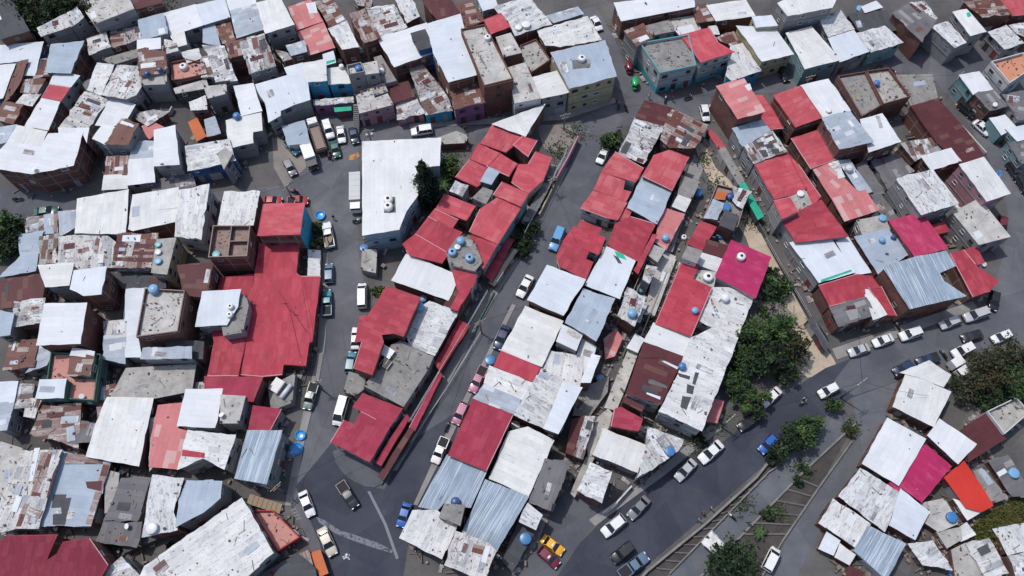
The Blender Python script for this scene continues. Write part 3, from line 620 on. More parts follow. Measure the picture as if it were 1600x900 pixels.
3.6 R b; 1485,397 1506,391 1524,413 1540,447 1546,455 1520,463; red corner roof at the bend of the main road
+ -0.25 R b; 1507,391 1524,385 1538,410 1524,414
+ -0.3 R b; 1526,416 1560,440 1546,453
3 R b; 1457,352 1475,347 1483,361 1465,365; small red square roof below the mouldy white roof
5.2 g b; 1395,20 1420,4 1462,32 1441,65; long dark grey roofed house with a row of windows near the top-right corner
+ -0.2 w b; 1421,4 1443,2 1464,28 1458,33
5.2 v g; 1456,42 1480,34 1509,66 1492,74; cream roofed three-storey corner house near the top-right corner
5.8 W g; 1490,19 1510,15 1540,49 1517,55; white roof with a green mark near the top-right corner
= N; 1510,20 1515,19 1518,25 1512,27
4 v g; 1545,50 1572,40 1599,67 1570,76; cream roof right of the white roof with a green mark
4.4 X b; 1505,2 1562,0 1580,22 1535,26; ribbed rusty roof near the top-right corner
4.2 f b; 1563,0 1610,-6 1612,22 1582,24; crimson roof in the top-right corner
3.6 w b; 1578,40 1610,34 1610,62 1590,52; stained roof on the right edge below the crimson roof
5.6 C w o; 1546,99 1596,85 1612,108 1575,133; terracotta floored roof terrace with a white rim on the right edge
4.4 g g; 1567,148 1606,142 1606,185 1592,187; dark grey roof on the right edge below the terracotta terrace
4.4 W t; 1500,117.5 1530,112.5 1551,140 1521,147; white roofed house with turquoise walls beside the black car on the curving street
4.2 g b; 1524,147.5 1552,141 1575,165 1547,172; brown-grey roof with a white dish, next to the turquoise-walled house
3.2 W t; 1547,185 1570,180 1586,197 1565,210; small white flat roof beside the white car on the curving street
3.4 W t; 1572,201 1605,195 1605,216 1590,220; white roof with teal walls cut by the right edge
3.4 g t; 1577,226 1606,215 1606,250 1598,255; shaded teal house on the right edge above the parked black cars
4.8 W t; 1229,52 1268,42 1312,93 1258,107; white roof over a teal street wall, left of two cream roofs
4.6 v g; 1280,28 1313,16 1334,45 1295,57; cream roof behind the pair on the top street
4.6 W g; 1295,60 1334,48 1357,80 1312,96; cream roof on the top street right of the teal street wall
4.4 v t; 1340,52 1382,41 1410,66 1362,81; white roof with three slots at the right end of the top street row
5.2 W y; 1152,41 1210,44 1239,84 1191,95; tall white roof over cream street walls, left of the teal street wall
+ 0.9 W y; 1176,27 1205,24.5 1214,39 1182,42
6.6 W g; 1216,5 1240,-8 1312,-12 1300,11 1231,24; high white roof on a grey windowed tower at the top edge
3.4 W g; 1347,11 1369,2 1378,11 1352,19; small white roof beside a blue tank near the top edge
3 B b; 1325,22 1385,17 1400,47 1345,50; dark junk-covered roof behind the row on the top street
4.6 W b; 960,5 1082,-10 1085,10 971,32; long white roof at the top edge left of the tile-patterned roof
4.4 X b; 1080,11 1104,6 1120,31 1090,35; roof chequered in rust squares at the top edge
4.4 W b; 1105,9 1165,0 1179,24 1119,32; white roof at the top edge right of the chequered roof
3.8 X g; 976,49 1005,37 1019,59 995,72; blotchy pink-white roof at the upper corner of the turquoise-based house
3.8 c g; 1010,41 1045,32 1055,47 1020,54; grey slab roof behind the messy rooftop of the turquoise-based house
3.6 c g; 1046,31 1085,25 1095,47 1062,54; worn slab roof just left of the chequered roof
3.6 C s; 999,70 1075,57 1087,105 1031,117; turquoise-based house with a gravelly messy rooftop at the street junction
5.2 f s; 1064,55 1107.5,44 1122,67 1146,81 1096,97 1082,79; three-storey grey house with a crimson roof and a turquoise ground floor
4 W g; 1055,46 1080,39 1086,51 1063,55; small white roof behind the crimson roofed three-storey house
3.6 v b; 1106,41 1120,39 1125,54 1111,54; tiny white roof right of the crimson roofed three-storey house
3.6 X b; 1120,59 1147,50 1157,67 1143,72; rust-striped roof between the crimson roof and the tall white roof
3.9 v a; 1142,73 1160,68 1189,110 1143,125 1135,118; off-white roof beside the crimson roofed three-storey house, on the top street
4.8 W b; 1416,582.5 1485,612.5 1459,666 1396,635; white roof over a brick wall at the lower-right, nearest the main road
4.6 W b; 1407,582 1452,564 1485,586 1474,604 1440,590; fan-shaped white sheets at the tip of the lower-right block
4.6 W b; 1387,654 1446,686 1404,758 1348,724; plain white roof left of the magenta roof in the lower-right block
4.3 M b; 1446.5,695 1486,729 1440,784 1410,762.5 1402,767 1390,755; magenta roof in the lower-right block
4.6 W b; 1450,680 1468,655 1525,694 1497,724; white roof with a notched edge right of the magenta roof in the lower-right block
3.8 F b; 1506,721 1539,769 1551,790 1534,799 1510,792.5 1476,746; vivid orange-red roof in the lower-right block
4 K b; 1507,668 1540,647 1571,685 1514,721; plum roof with pale battens on the right, next to a grey terrace
4.4 C w; 1539,644 1585,622 1605,646 1566,680; grey terrace with a white rim on the right edge by the plum roof
4.2 v b; 1344,732.5 1407,770 1382,830 1311,775; white roof with a dark drip pattern beside the lower side street
4 W b; 1407.5,765 1452,800 1430,842.5 1390,820; grey-white roof below the magenta roof in the lower-right block
4 v b; 1302,780 1360,819 1337,855 1280,817; white roof in two halves beside the side street near the bottom
4.2 g2 w; 1357,822 1415,850 1385,905 1335,860; silvery ribbed roof at the bottom of the lower-right block
3 W b; 1292,832 1312,845 1302,867 1280,857; small white roof below the two-halved white roof near the bottom
3 W b; 1312.5,850 1336,867 1327,882 1305,870; second small white roof near the bottom, touching the silvery ribbed roof
3 c b; 1440,787 1475,780 1497,817 1467,830 1447,817; bare grey slab roof with a round blue tank in the lower-right block
3.2 v b; 1420,850 1457,845 1487,890 1442,882; streaked white roof at the bottom right of the silvery ribbed roof
3 W b; 1490,780 1520,790 1532,800 1512,812; pale grey roof at the foot of the vivid orange-red roof
2.6 v b; 1496,827 1510,817 1524,835 1502,845; little white roof at the edge of the yellow grass
2.6 c b; 1465,832 1500,825 1502,842 1480,855; dark stained slab under the roof with the round blue tank
3.4 v b; 1552,827 1605,818 1605,860 1575,867; cream flaking roof on the right edge below the yellow grass
+ 0 w b; 1576,869 1606,860 1606,905 1590,905
2.8 w b; 1510,850 1545,842 1575,895 1542,905; white roof with a red patch at the bottom right
2.6 c b; 1488,860 1508,850 1540,905 1495,905; grey stained slab at the bottom edge, left of the roof with a red patch
2.6 c b; 1522,737 1535,732 1567,770 1575,777 1552,785 1538,766; tan concrete roof right of the vivid orange-red roof
2.6 g b; 1545,720 1575,712 1606,760 1606,775 1582,775; dark bluish roof with a water tank on the right edge
2.6 K b; 1327,885 1350,895 1342,910 1325,905; dark red porch at the bottom edge of the lower-right block
4 H k; 567,222 688,216 686,258 655,262 652,305 634,330 623,358 567,367; large L-shaped white roof with twin white tanks beside the conifer
= g; 600,307.5 617.5,307.5 618.5,332 600,332.5
2 c b; 652,226 713,206 730,213 727,222 690,224; roofless rubble-filled ruin behind the conifer
5.4 v b; 351,300 405,299.5 395,351 341,351; grey-white ribbed roof above the unroofed brick rooms
5 b b; 332.5,352 391,352 386,400 325,402; unroofed brick rooms cluttered with boards
5 f i; 412,319.5 475.5,318 468,365.5 402.5,367.5; upper red house with brick front and blue side wall on the left street
3 R b; 406,381 467,384 462,426 469,432 500,432 487,533 482,535 477,571 442,569 440,585 410,588 374,585 388,500; big red hall roof beside the left street
2.9 R b; 345,435 396,429 389,500 372,587 325,587 335,535 330,500; lower bright red roof running along the left side of the big red hall
2.6 r b; 320,589 410,590 395,627 347,620 347,608 320,608; lowest red roof at the foot of the big red hall
6 W g; 316.5,456 375.5,452.7 371,479 354,507 306,509.5; grey tower house with two small tanks on its white roof, beside the big red hall
+ -0.7 c g; 340,460 384,464 387,478 378,518 350,523
3 r g; 396,634 439,640 421,674 389,670; small red roof with a white seam near the round blue pools
3.4 g2 g; 387,673 440,673 416,756 367,747; silver ribbed roof beside the round blue pools
3 c g; 346,618 382,620 372,660 345,660; grey brick terrace between the raised white roof and the small red roof
1.8 C r p; 395,798 428,798 470,840 435,862 405,815; courtyard with red walls and a pink floor at the bottom left junction
2.2 B g; 405,900 465,865 492,888 495,910 405,915; dark flat roof on the bottom edge below the pink courtyard
2 X r; 465,867 482,860 488,882 470,888; small red tiled roof below the pink courtyard
1.6 O b; 485,865 500,860 512,895 500,900; orange brick stall at the bottom left junction
2 c g; 420,605 460,585 455,628 425,640; scrap yard roof with an old boiler under the big red hall
1.8 v g; 482,391 500,392 499,431 481,431; white ribbed strip roof beside the pickup with the loaded bed
2 c g; 567,391 588,391 586,425 565,420; mossy slab roof below the large L-shaped white roof
T 3 1
2 N d; 780,252 812,240 930,450 898,468; bright green street canopy below the dark left facade of the right block
2 c g; 650,30 690,24 812,236 776,248; long grey canopy roof along the dark left facade of the right block
P
2 f g; 1104,202 1113,205 1133,228 1122,232; short pink-red canopy at the upper end of the long grey canopy roof
P
1.4 c g; 983,546 996,551 974,612 962,640 946,636 966,585; long mossy grey slab along the alley left of the large maroon roof
1.3 c b; 906,606 928,600 950,590 948,612 920,650 896,648; dark cluttered yard slab in the alley below the slim white roof
1.2 c g; 936,652 950,640 958,648 934,704 920,712 918,690; stained grey lane slab left of the red roof in a dark yard
1.6 P b; 944,530 962,515 972,528 960,556 946,560; small tan and pink scrap roof beside the alley walkway
1.8 v g; 1000,470 1012,474 1000,503 990,500; thin whitish slab strip in the alley beside the notched red roof
1.2 c g; 1045,335 1056,300 1078,310 1050,392 1040,392; narrow grey alley slab left of the two small red roofs of the third block
1.2 c g; 1026,410 1040,395 1056,402 1022,492 1008,490; narrow grey alley slab running beside the notched red roof
2 c g; 835,655 842,640 848,650 843,664; tiny grey porch slab against the plain white strip roof
2.2 g b; 905,470 912,455 918,460 884,506 880,503; dark gutter roof between the dull blue sheet roof and the seamed white roof
2 B d; 1262,500 1270,496 1296,540 1290,548; dark lower ledge roof at the foot of the corner house roofed red and grey
2.2 w b; 205,180 240,172 262,176 230,196; small paved courtyard roof with pale sheets above the faded pink courtyard roof
3 g b; 128,130 150,120 160,140 140,150; dark little roof between the blue-grey brick house and the off-white narrow roof
2.6 X b; 60,95 85,90 78,118 52,122; rusted low roof under the navy wall of the white roof cut by the left edge
2.4 g b; 232,285 300,270 305,290 240,302; dark eave roof under the house with deep blue street wall
3 c g; 340,240 352,232 362,240 350,262; cramped grey slab beside the orange tarpaulin shack
2.2 X b; 155,605 180,600 176,650 150,690; scrap iron roof between the green-walled house and the cream-white roof
2.4 g b; 90,655 150,662 140,690 100,690; dark low roof below the rust and silver striped roof
2 w g; 235,655 250,650 246,720 234,735; narrow lane roof between the cream-white and the salmon-pink roofs
1.6 c d; 165,735 185,740 180,790 165,800; dark narrow lane between the rust-red brick side wall and the grey streaked roof
2 c g; 275,600 318,598 316,622 286,622; worn concrete ledge above the raised white roof touching the big red hall
2.8 g b; 196,470 215,475 205,545 190,550; dark narrow roof between the two brick houses above the green terrace
2 B b; 260,530 318,535 316,560 262,560; dark gap roof left of the lower bright red roof
T 2 1
3.5 c g; 235,680 300,590 335,575 400,615 450,735 405,790 262,752; small junk terrace carrying the tank cluster inside the red-roofed block
P
2.2 c g; 546,582 570,589 569,606 555,617 538,611; cluttered grey yard roof between the L-shaped red roof and the last red house
3.4 c g; 623,472 642,478 634,492 618,488; narrow concrete strip left of the flaking grey-white roof with two tanks
2.6 w g; 712,283 731,290 722,306 703,298; pale patched lean-to under the grey rooftop box in the red-roofed block
P
1.9 g b; 862,258 874,261 851,306 824,352 815,347 840,304; dark porch roof running below the uppermost red facades on the climbing street
1.7 B b; 800,388 808,392 772,446 763,440; dark porch roof between the thin red street awning and the railing
2.4 K b; 716,440 724,444 700,490 690,484; dark red porch strip right of the flaking grey-white roof
'''
CAR_DATA='''
509 190 517.5 216;suv;white;white SUV in the parking lot, nose down, just left of the white sedan
531 197 535 223;sedan;white;white sedan in the parking lot between the white SUV and the navy car
550 199 556 224;sedan;navy;dark navy car at the right end of the parking lot row
521 222 527 244;sedan;green;green car parked behind the white SUV of the parking lot
449 222 464 238;pickup;teal;bluish pickup beside the pale blue carport
447 251 459 273;hatch;grey;grey hatchback with a pale roof alone below the carport
413 314 437 314;sedan;red;red car half hidden behind the upper red house
452 314 479 314;pickup;red;red pickup beside the motorcycle rider by the upper red house
517 391 509 344;pickup;white;white pickup with a bed loaded with old planks;cargo
514 442 514 412;hatch;steelblue;blue-grey car on the left street below the loaded pickup
511 494 511 453;pickup;teal;teal pickup on the left street beside the big red hall
566 482 566 443;van;white;white van on the left street facing the teal pickup
555 546 557 511;sedan;white;white car half under the eave of the L-shaped red roof
546 578 550 554;hatch;teal;turquoise car behind the white car at the L-shaped red roof
492 598 479 640;pickup;greengrey;grey-green pickup parked below the big red hall
539 620 526 665;van;white;long white van by the last red house
472 768 487 807;sedan;white;white sedan at the junction near the pink-floored courtyard
531 754 556 793;pickup;black;black pickup with a grey hood crossing the junction
502 825 521 868;sedan;beige;beige sedan beside the orange brick stall
637 786 625 824;sedan;blue;bright blue car beside the beige roof at the lower junction
696 684 679 724;pickup;white;white pickup with a dark open bed opposite the deep red roof
847 840 880 864;sedan;yellow;yellow taxi parked beside a dark red car
844 859 871 883;hatch;maroon;dark red car touching the yellow taxi
975 808 942 835;hatch;white;white hatchback on the main road near the walled yard
1012 778 983 809;sedan;grey;grey sedan between two pale cars on the main road
1127 692 1094 721;sedan;white;white sedan, top of the line parked on the main road kerb
1085 720 1057 749;sedan;silver;silver sedan just behind the white sedan on the main road kerb
1211 682 1189 705;hatch;blue;bright blue car driving down the main road
988 851 957 876;suv;black;black car driving on the main road near the bottom
968 900 1011 868;pickup;steelblue;blue pickup with an open bed on the main road at the bottom edge
1196 891 1213 857;van;white;white van on the side street at the bottom
1218 608 1191 633;sedan;white;white car half under the big trees
1180 652 1157 668;hatch;black;black car hidden in the shade of the big trees
1357 542 1327 552;sedan;silver;silver car nearest the dirt path on the main road
1393 527 1366 537;sedan;white;white car second from the dirt path on the main road
1437 517 1407 527;suv;white;white SUV with a dark roof opening, third from the dirt path
1497 499 1471 509;hatch;silver;silver hatchback under the grey zinc roof with rust marks
1542 486 1507 498;suv;silver;silver estate car under the red corner roof at the bend
1555 457 1551 483;hatch;black;black car parked nose down at the bend of the main road
1533 521 1505 529;sedan;black;black sedan driving on the main road at the right
1577 521 1553 531;hatch;white;white car half behind the olive trees on the right
1518 541 1489 555;suv;white;white car parked against the olive trees
1466 557 1433 567;pickup;navy;navy pickup behind the fan-shaped white roof
1423 569 1400 581;hatch;navy;dark blue car touching the tip of the fan-shaped white roof
1306 604 1283 616;hatch;white;white hatchback alone on the main road near the tall pole
1524 190 1545 209;sedan;white;white sedan on the curving street at the right
1500 162 1522 182;suv;black;black SUV in the shade of the turquoise-walled house
1373 107 1396 114;sedan;black;black car in the shade of the top street, far right
1578 257 1592 278;suv;black;black car at the right edge under the shaded teal house
1593 278 1606 300;hatch;black;second black car at the right edge with a white windscreen shade
1566 346 1565 358;hatch;maroon;dark red car behind the weathered slab on the curving street
1100 170 1103 183;hatch;white;small white car at the left wall of the tall faded pink house
1222 108 1228 122;hatch;black;black car in the gap between the teal street wall and the tall white roof
926 26 938 47;sedan;white;white car at the top edge in the steep street
676 202 642 207;suv;white;white jeep with a black bonnet on the top street
947 232 936 254;sedan;white;white sedan near the green bush at the top of the climbing street
877 357 863 391;suv;lightblue;light blue jeep with a pale roof on the climbing street
829 431 811 464;sedan;white;white sedan halfway down the climbing street
792 509 776 546;sedan;navy;dark blue sedan with a silver bonnet on the climbing street
757 573 737 613;pickup;pink;old pink and maroon pickup on the climbing street
727 629 711 663;hatch;pink;pink hatchback on the climbing street
53 333 92 328;sedan;green;dark green car on the alley at the left edge
'''
TANK_DATA='''
231 116 .6;navyplastic;barrel;dark blue tank on the terrace of the rusty tower house, left of two
251 110 .6;navyplastic;barrel;dark blue tank on the terrace of the rusty tower house, right of two
288 106 .9;whiteplastic;dome;white round tank on the pink floored terrace
109 60 .8;blueplastic;barrel;bright blue tank beside the dark trees near the top-left
447 67 .6;palebluep;barrel;pale blue tank beside the lower pink roof, left of two
460 63 .6;palebluep;barrel;pale blue tank beside the lower pink roof, right of two
355 133 .8;palebluep;barrel;light blue barrel on the bare terrace below the scrap roofs
371 183 .75;blueplastic;barrel;blue barrel on the ledge of the cream-white stepped house
561 109 .75;blueplastic;barrel;blue tank in the concrete box terrace right of the bright blue house
532 97 .55;whiteplastic;barrel;upper white barrel beside the bright blue house
534 105 .55;whiteplastic;barrel;lower white barrel beside the bright blue house
567 80 .7;palebluep;drum;pale blue drum behind the dusty terraces right of the bright blue house
597 112 .6;whiteplastic;barrel;white tank on the raw concrete strip roof
762 60 .75;whiteplastic;dome;white tank on the long bare concrete rooftop
810 44 .75;whiteplastic;drum;left squat white tank on the big white rooftop near the top edge
822 40 .95;whiteplastic;drum;right squat white tank on the big white rooftop near the top edge
909 93 .85;whiteplastic;dome;white tank standing alone on the grey zinc roof
825 65 .7;navyplastic;barrel;dark tank in the messy open brick court
607 313 .95;whiteplastic;dome;upper of twin white tanks on the large L-shaped roof
607 324 .95;whiteplastic;dome;lower of twin white tanks on the large L-shaped roof
569 388 .85;blueplastic;drum;blue tank with a grey-blue top beside the left street
339 398 .75;tealp;drum;white-lidded drum standing in the unroofed brick rooms
78 455 .95;palebluep;barrel;left of two big blue tanks above the light grey slab roof
92 453 .95;palebluep;barrel;right of two big blue tanks above the light grey slab roof
243 454 .95;palebluep;barrel;blue tank on the open concrete roof with a scrap heap
248 382 .6;tealp;drum;upper of three tanks in a row on the narrow concrete terrace
248 394 .6;galv;drum;middle of three tanks in a row on the narrow concrete terrace
248 408 .7;palebluep;drum;lower of three tanks in a row on the narrow concrete terrace
361 479 .62;whiteplastic;dome;upper of two small white tanks on the tower house
360 492 .62;whiteplastic;dome;lower of two small white tanks on the tower house
239 825 .95;galv;drum;white tank on the cream flaking roof above the curved drain wall
720 378 .8;palebluep;barrel;grey-blue barrel at the top of the tank cluster in the red-roofed block
707 395 .85;palebluep;dome;pale tank at the left of the tank cluster in the red-roofed block
734 404 .85;palebluep;dome;pale tank at the right of the tank cluster in the red-roofed block
715 386 .6;galv;drum;small grey drum in the middle of the tank cluster in the red-roofed block
662 468 .75;palebluep;barrel;upper blue tank on the flaking grey-white roof
656 480 .85;palebluep;barrel;lower blue tank on the flaking grey-white roof
618 533 .8;palebluep;drum;pale blue tank at the edge of the L-shaped red roof and the terrace
766 563 1.0;blueplastic;drum;large bright blue tank at the kerb beside the short red band roof
855 482 .65;palebluep;barrel;left of two blue tanks at the foot of the plain white roof
865 487 .85;palebluep;barrel;right of two blue tanks at the foot of the plain white roof
805 665 .9;galv;drum;grey tank at the corner of the large greyish white roof
712 784 .8;navyplastic;barrel;dark blue tank on the soot-stained terrace
821 841 1.0;blueplastic;drum;bright blue disc-like tank on the flat black roof by the taxi
937 593 .85;palebluep;barrel;blue tank in the lower alley beside the slim white roof
1039 373 .75;palebluep;barrel;blue tank on the pinkish concrete terrace in the alley
1089 304 1.0;blueplastic;barrel;blue barrel standing at the edge of the dirt path
1068 371 .6;whiteplastic;dome;small white tank on the narrow strip by the alley railing
987 491 .85;palebluep;barrel;blue tank on the whitish alley terrace, lower of two
1000 453 .8;tealp;barrel;green-blue tank on the whitish alley terrace, upper of two
1140 309 .8;navyplastic;barrel;dark blue tank at the top of the jumbled rooftop of the third block
1133 325 1.0;blueplastic;drum;bright blue tank in the middle of the jumbled rooftop of the third block
1123 370 .75;blueplastic;barrel;blue tank between the brown ribbed roof and the jumbled rooftop
1157 402 .85;whiteplastic;dome;white round tank on the bright magenta roof
1097 419 .9;whiteplastic;dome;upper of two big white tanks left of the magenta roof
1105 434 1.0;whiteplastic;dome;lower of two big white tanks left of the magenta roof
1085 486 .65;palebluep;barrel;blue-lidded tank inside the cut-out terrace of the notched red roof
1101 507 .95;galv;drum;grey tank at the end of the cut-out terrace of the notched red roof
1132 467 .8;whiteplastic;barrel;white tank on the mint flaking roof
1065 573 .7;blueplastic;barrel;blue tank between the large maroon roof and the long white roof
1046 705 .85;blueplastic;drum;blue tank on the speckled slab by the main road
1250 303 .7;whiteplastic;drum;white drum on the grey terrace in the right block
1325 265 .8;galv;barrel;grey-blue tank on the narrow white-grey strip roof
1378 341 .75;palebluep;drum;pale blue tank by the raised magenta-pink roof, on the cluttered terrace
1377 376 .6;palebluep;barrel;blue tank with debris on the blue-grey roof in the right block
1395 371 .5;navyplastic;barrel;small navy tank against the raised magenta-pink roof
1496 324 .8;galv;dome;round tank at the corner of the weathered slab by the curving street
1368 132 .7;blueplastic;barrel;blue drum on the brick-walled roof terrace
1294 173 .6;whiteplastic;drum;white drum near the clean bluish white roof
1343 15 .9;palebluep;drum;blue tank near the top edge beside a small white roof
1485 808 .9;blueplastic;drum;blue tank on the bare grey slab in the lower-right block
1582 739 .9;palebluep;drum;blue tank on the dark roof at the right edge
1487 894 .8;blueplastic;drum;blue tank cut by the bottom edge at the lower right
1282 208 .7;galv;dome;grey tank in the notch of the red roof in the right block
'''
D=('dark','dark','mid','black'); G_=('mid','mid','light','dark'); O_=('olive','brown','dark','olive'); Y_=('light','yellow','mid','light')
TREES=[
 (60,22,4.0,7,D,'dark tree in the top-left corner, nearest the mossy flat roof'),(88,12,4.0,7.5,D,'dark tree at the top edge, middle of the top-left clump'),(116,8,3.6,7,D,'dark tree at the top edge, next to the long grey slab house'),(40,4,3.6,6.5,D,'dark tree cut by the top-left edge'),
 (228,22,2.2,3,D,'low dark bush behind the pale blue sheet roof',900,'bush','bush','bush'),
 (8,352,3.0,5,G_,'round green tree on the left edge, upper of two touching crowns'),(4,385,2.8,4.5,D,'darker green tree on the left edge, lower of two touching crowns'),
 (665,285,3.1,14.5,('black','dark','black','dark'),'tall dark conifer beside the large L-shaped white roof',6000,'conifer','tree','cone','trees and bushes',.30),
 (700,262,2.2,4.2,Y_,'yellow-green bushy tree between the conifer and the red roofs',1500),(684,318,1.9,3.5,D,'dark bush at the foot of the conifer',1200,'bush','bush','bush'),
 (957,218,2.1,3.4,G_,'round green bush at the top of the climbing street',1500),
 (828,358,1.7,2.8,D,'dark leafy bush beside the street under the red facades, upper of three',1000,'bush','bush','bush'),(821,376,1.8,2.6,D,'dark leafy bush under the red facades, middle of three',1000,'bush','bush','bush'),(814,393,1.6,2.2,D,'dark leafy bush under the red facades, lowest of three',800,'bush','bush','bush'),
 (1214,450,2.5,4.2,G_,'green tree just right of the bright magenta roof',1800),(1206,425,1.3,2,G_,'small bush behind the tree right of the magenta roof',500,'bush','bush','bush'),
 (1180,522,2.9,6.0,G_,'big green tree against the long white roof, top of the cluster'),(1218,512,2.8,5.5,('light','mid','light','mid'),'pale green tree in the middle of the big tree cluster'),(1243,548,2.6,5,O_,'brownish green tree at the right edge of the big tree cluster'),
 (1200,556,3.1,6.4,D,'darkest tree in the centre of the big tree cluster'),(1162,560,2.7,6,G_,'green tree on the left of the big tree cluster, hugging the wall'),(1152,602,2.3,5,G_,'round tree at the lower left of the big tree cluster'),(1178,628,2.3,4.6,G_,'green tree overhanging the white car on the main road'),(1232,585,1.8,3.6,D,'small dark tree beside the white car on the main road',1200),
 (1092,688,1.4,2,D,'low dark bush by the pavement above the main road',700,'bush','bush','bush'),
 (1300,632,1.4,2.8,G_,'small round tree near the tall utility pole',1400),(1264,672,2.45,4.8,G_,'large round tree at the head of the trenches',3200),(1236,690,2.1,4.0,D,'dark tree next to the large round tree at the head of the trenches',2200),(1215,710,1.8,3.2,D,'dark low tree overhanging the guard wall',1800),
 (1542,574,4.0,7,O_,'wide olive-brown tree at the right, behind the parked cars',4200,'tree','tree','round','trees and bushes',.24),(1580,556,3.5,7,O_,'olive tree near the right edge behind the black sedan',3200,'tree','tree','round','trees and bushes',.24),(1596,598,3.6,6,G_,'greener tree cut by the right edge',2600),(1512,606,2.6,4,O_,'low brown tree behind the white roof over a brick wall',1500),(1550,622,2.6,3.6,D,'dark low tree above the grey terrace with a white rim',1500),
 (1150,884,3.4,6,D,'large dark tree at the bottom edge by the torn tarp',3000),(1122,872,2.0,3.6,D,'small dark tree just behind the torn tarp',1000),
 (1260,733,.9,1,G_,'little shrub in the second trench',350,'shrub','shrub','bush'),(1246,752,.9,1,D,'little dark shrub lower in the second trench',350,'shrub','shrub','bush'),(1201,802,1.0,1.1,D,'round dark shrub on the edge of the lower walkway',400,'shrub','shrub','bush'),(1326,672,1.1,1.2,O_,'reddish brown shrub at the top of the second trench',400,'shrub','shrub','bush'),
 (494,355,1.2,1.6,Y_,'leafy shrub beside the loaded pickup, upper of two',600,'shrub','shrub','bush'),(496,378,1.2,1.5,Y_,'leafy shrub beside the loaded pickup, lower of two',600,'shrub','shrub','bush'),
 (592,456,1.1,1.6,Y_,'yellowish shrub at the top of the L-shaped red roof',500,'shrub','shrub','bush'),(268,855,.9,1.6,G_,'small green bush on the edge of the huge white hall roof',350,'shrub','shrub','bush'),
 (1010,494,1.0,1.3,G_,'shrub growing in the alley by the blue tank',350,'shrub','shrub','bush'),(1192,488,1.0,1.0,G_,'low shrub on the cracked concrete pad',300,'shrub','shrub','bush'),(1560,838,1.6,2.2,Y_,'yellowing bush on the dry grassy bank',700,'bush','bush','bush')]
# ------------------------------------------------------------ ground, roads, pavements
def ground_mat(name,c,c2,sc=0.12,cr=0.25,patch=0.3,stain=0.35):
    t=NT(name,0.9,0.2); tc=t.n('TexCoord'); v=tc.outputs['Object']
    col=t.mix(t.ramp(t.noise(v,sc,8,0.65),0.35,0.66),c,c2)
    col=t.mix(t.math('MULTIPLY',t.ramp(t.noise(v,0.55,9,0.75),0.58,0.75),stain),col,tuple(x*0.5 for x in c))
    vo=t.n('TexVoronoi'); t.l(v,vo.inputs[0]); vo.inputs['Scale'].default_value=0.16
    sep=t.n('SeparateColor'); t.l(vo.outputs['Color'],sep.inputs[0])
    col=t.mix(t.math('MULTIPLY',t.math('GREATER_THAN',sep.outputs[0],0.62),patch),col,tuple(x*0.7 for x in c))
    e=t.n('TexVoronoi',feature='DISTANCE_TO_EDGE'); t.l(v,e.inputs[0]); e.inputs['Scale'].default_value=cr
    col=t.mix(t.math('MULTIPLY',t.math('LESS_THAN',e.outputs['Distance'],0.006),0.28),col,tuple(x*0.5 for x in c))
    fine=t.noise(v,9,3,0.7); col=t.mix(t.math('MULTIPLY',t.ramp(fine,0.5,0.75),0.25),col,tuple(min(1,x*1.5) for x in c))
    t.col(col); t.bump(t.noise(v,5,6),0.25,0.03); return t.m
GM_={'base':ground_mat('worn_lot_ground',(0.075,0.072,0.072),(0.13,0.124,0.12)),
 'road':ground_mat('old_asphalt',(0.088,0.090,0.106),(0.148,0.149,0.160)),
 'dark':ground_mat('newer_asphalt',(0.036,0.040,0.057),(0.062,0.067,0.085)),
 'mid':ground_mat('grey_asphalt',(0.072,0.076,0.092),(0.118,0.121,0.136)),
 'dirt':ground_mat('tan_dirt',(0.36,0.285,0.21),(0.46,0.39,0.31),0.3,0.2,0.1),
 'lot':ground_mat('dusty_lot',(0.26,0.23,0.205),(0.17,0.16,0.155),0.3),
 'pave':ground_mat('pavement_concrete',(0.20,0.195,0.19),(0.27,0.26,0.25),0.3,0.5),
 'path':ground_mat('wet_concrete',(0.092,0.099,0.114),(0.128,0.134,0.148),0.3,0.5),
 'earth':ground_mat('dark_earth',(0.052,0.045,0.042),(0.085,0.075,0.07),0.5),
 'grass':ground_mat('dry_grass_soil',(0.13,0.115,0.045),(0.08,0.085,0.035),0.6,0.1,0)}
g=MB(); g.face([(-700,-260,0),(700,-260,0),(700,900,0),(-700,900,0)]); tag(g.build('ground',GM_['base']),'worn grey ground under the houses and yards','ground',None,'structure')
ROADS=[]; OPEN=[]
def sheet(name,label,mat,px,z=0.004):
    if name!='ground': ROADS.append(px)
    if 'alley' not in label or 'mouth' in label: OPEN.append(px)
    m=MB(); pts=[at(x,y,z) for x,y in px]
    if area([p[:2] for p in pts])<0: pts=pts[::-1]
    m.face(pts); return tag(m.build(name,GM_[mat]),label,'road',None,'structure')
sheet('road','old grey asphalt street along the left side, from the parking lot to the crossing','road',[(440,245),(480,222),(500,180),(560,185),(640,195),(880,200),(960,160),(1000,150),(1110,150),(1110,185),(1000,190),(960,205),(900,215),(760,225),(560,232),(560,395),(575,480),(545,600),(518,700),(525,735),(600,775),(600,640),(690,560),(800,380),(880,230),(960,215),(950,270),(870,400),(790,560),(720,700),(640,830),(560,960),(500,900),(455,780),(480,640),(505,520),(505,340),(470,310),(330,330),(330,300),(440,290)])
sheet('road','street climbing between the red-roofed block and the second block','mid',[(905,215),(960,215),(950,270),(870,400),(790,560),(730,690),(640,830),(600,775),(690,600),(790,420),(870,270)],0.008)
sheet('road','bluish asphalt crossing at the lower left junction','dark',[(462,760),(520,690),(560,755),(600,765),(640,690),(720,640),(700,760),(640,840),(620,960),(510,930),(500,850)],0.012)
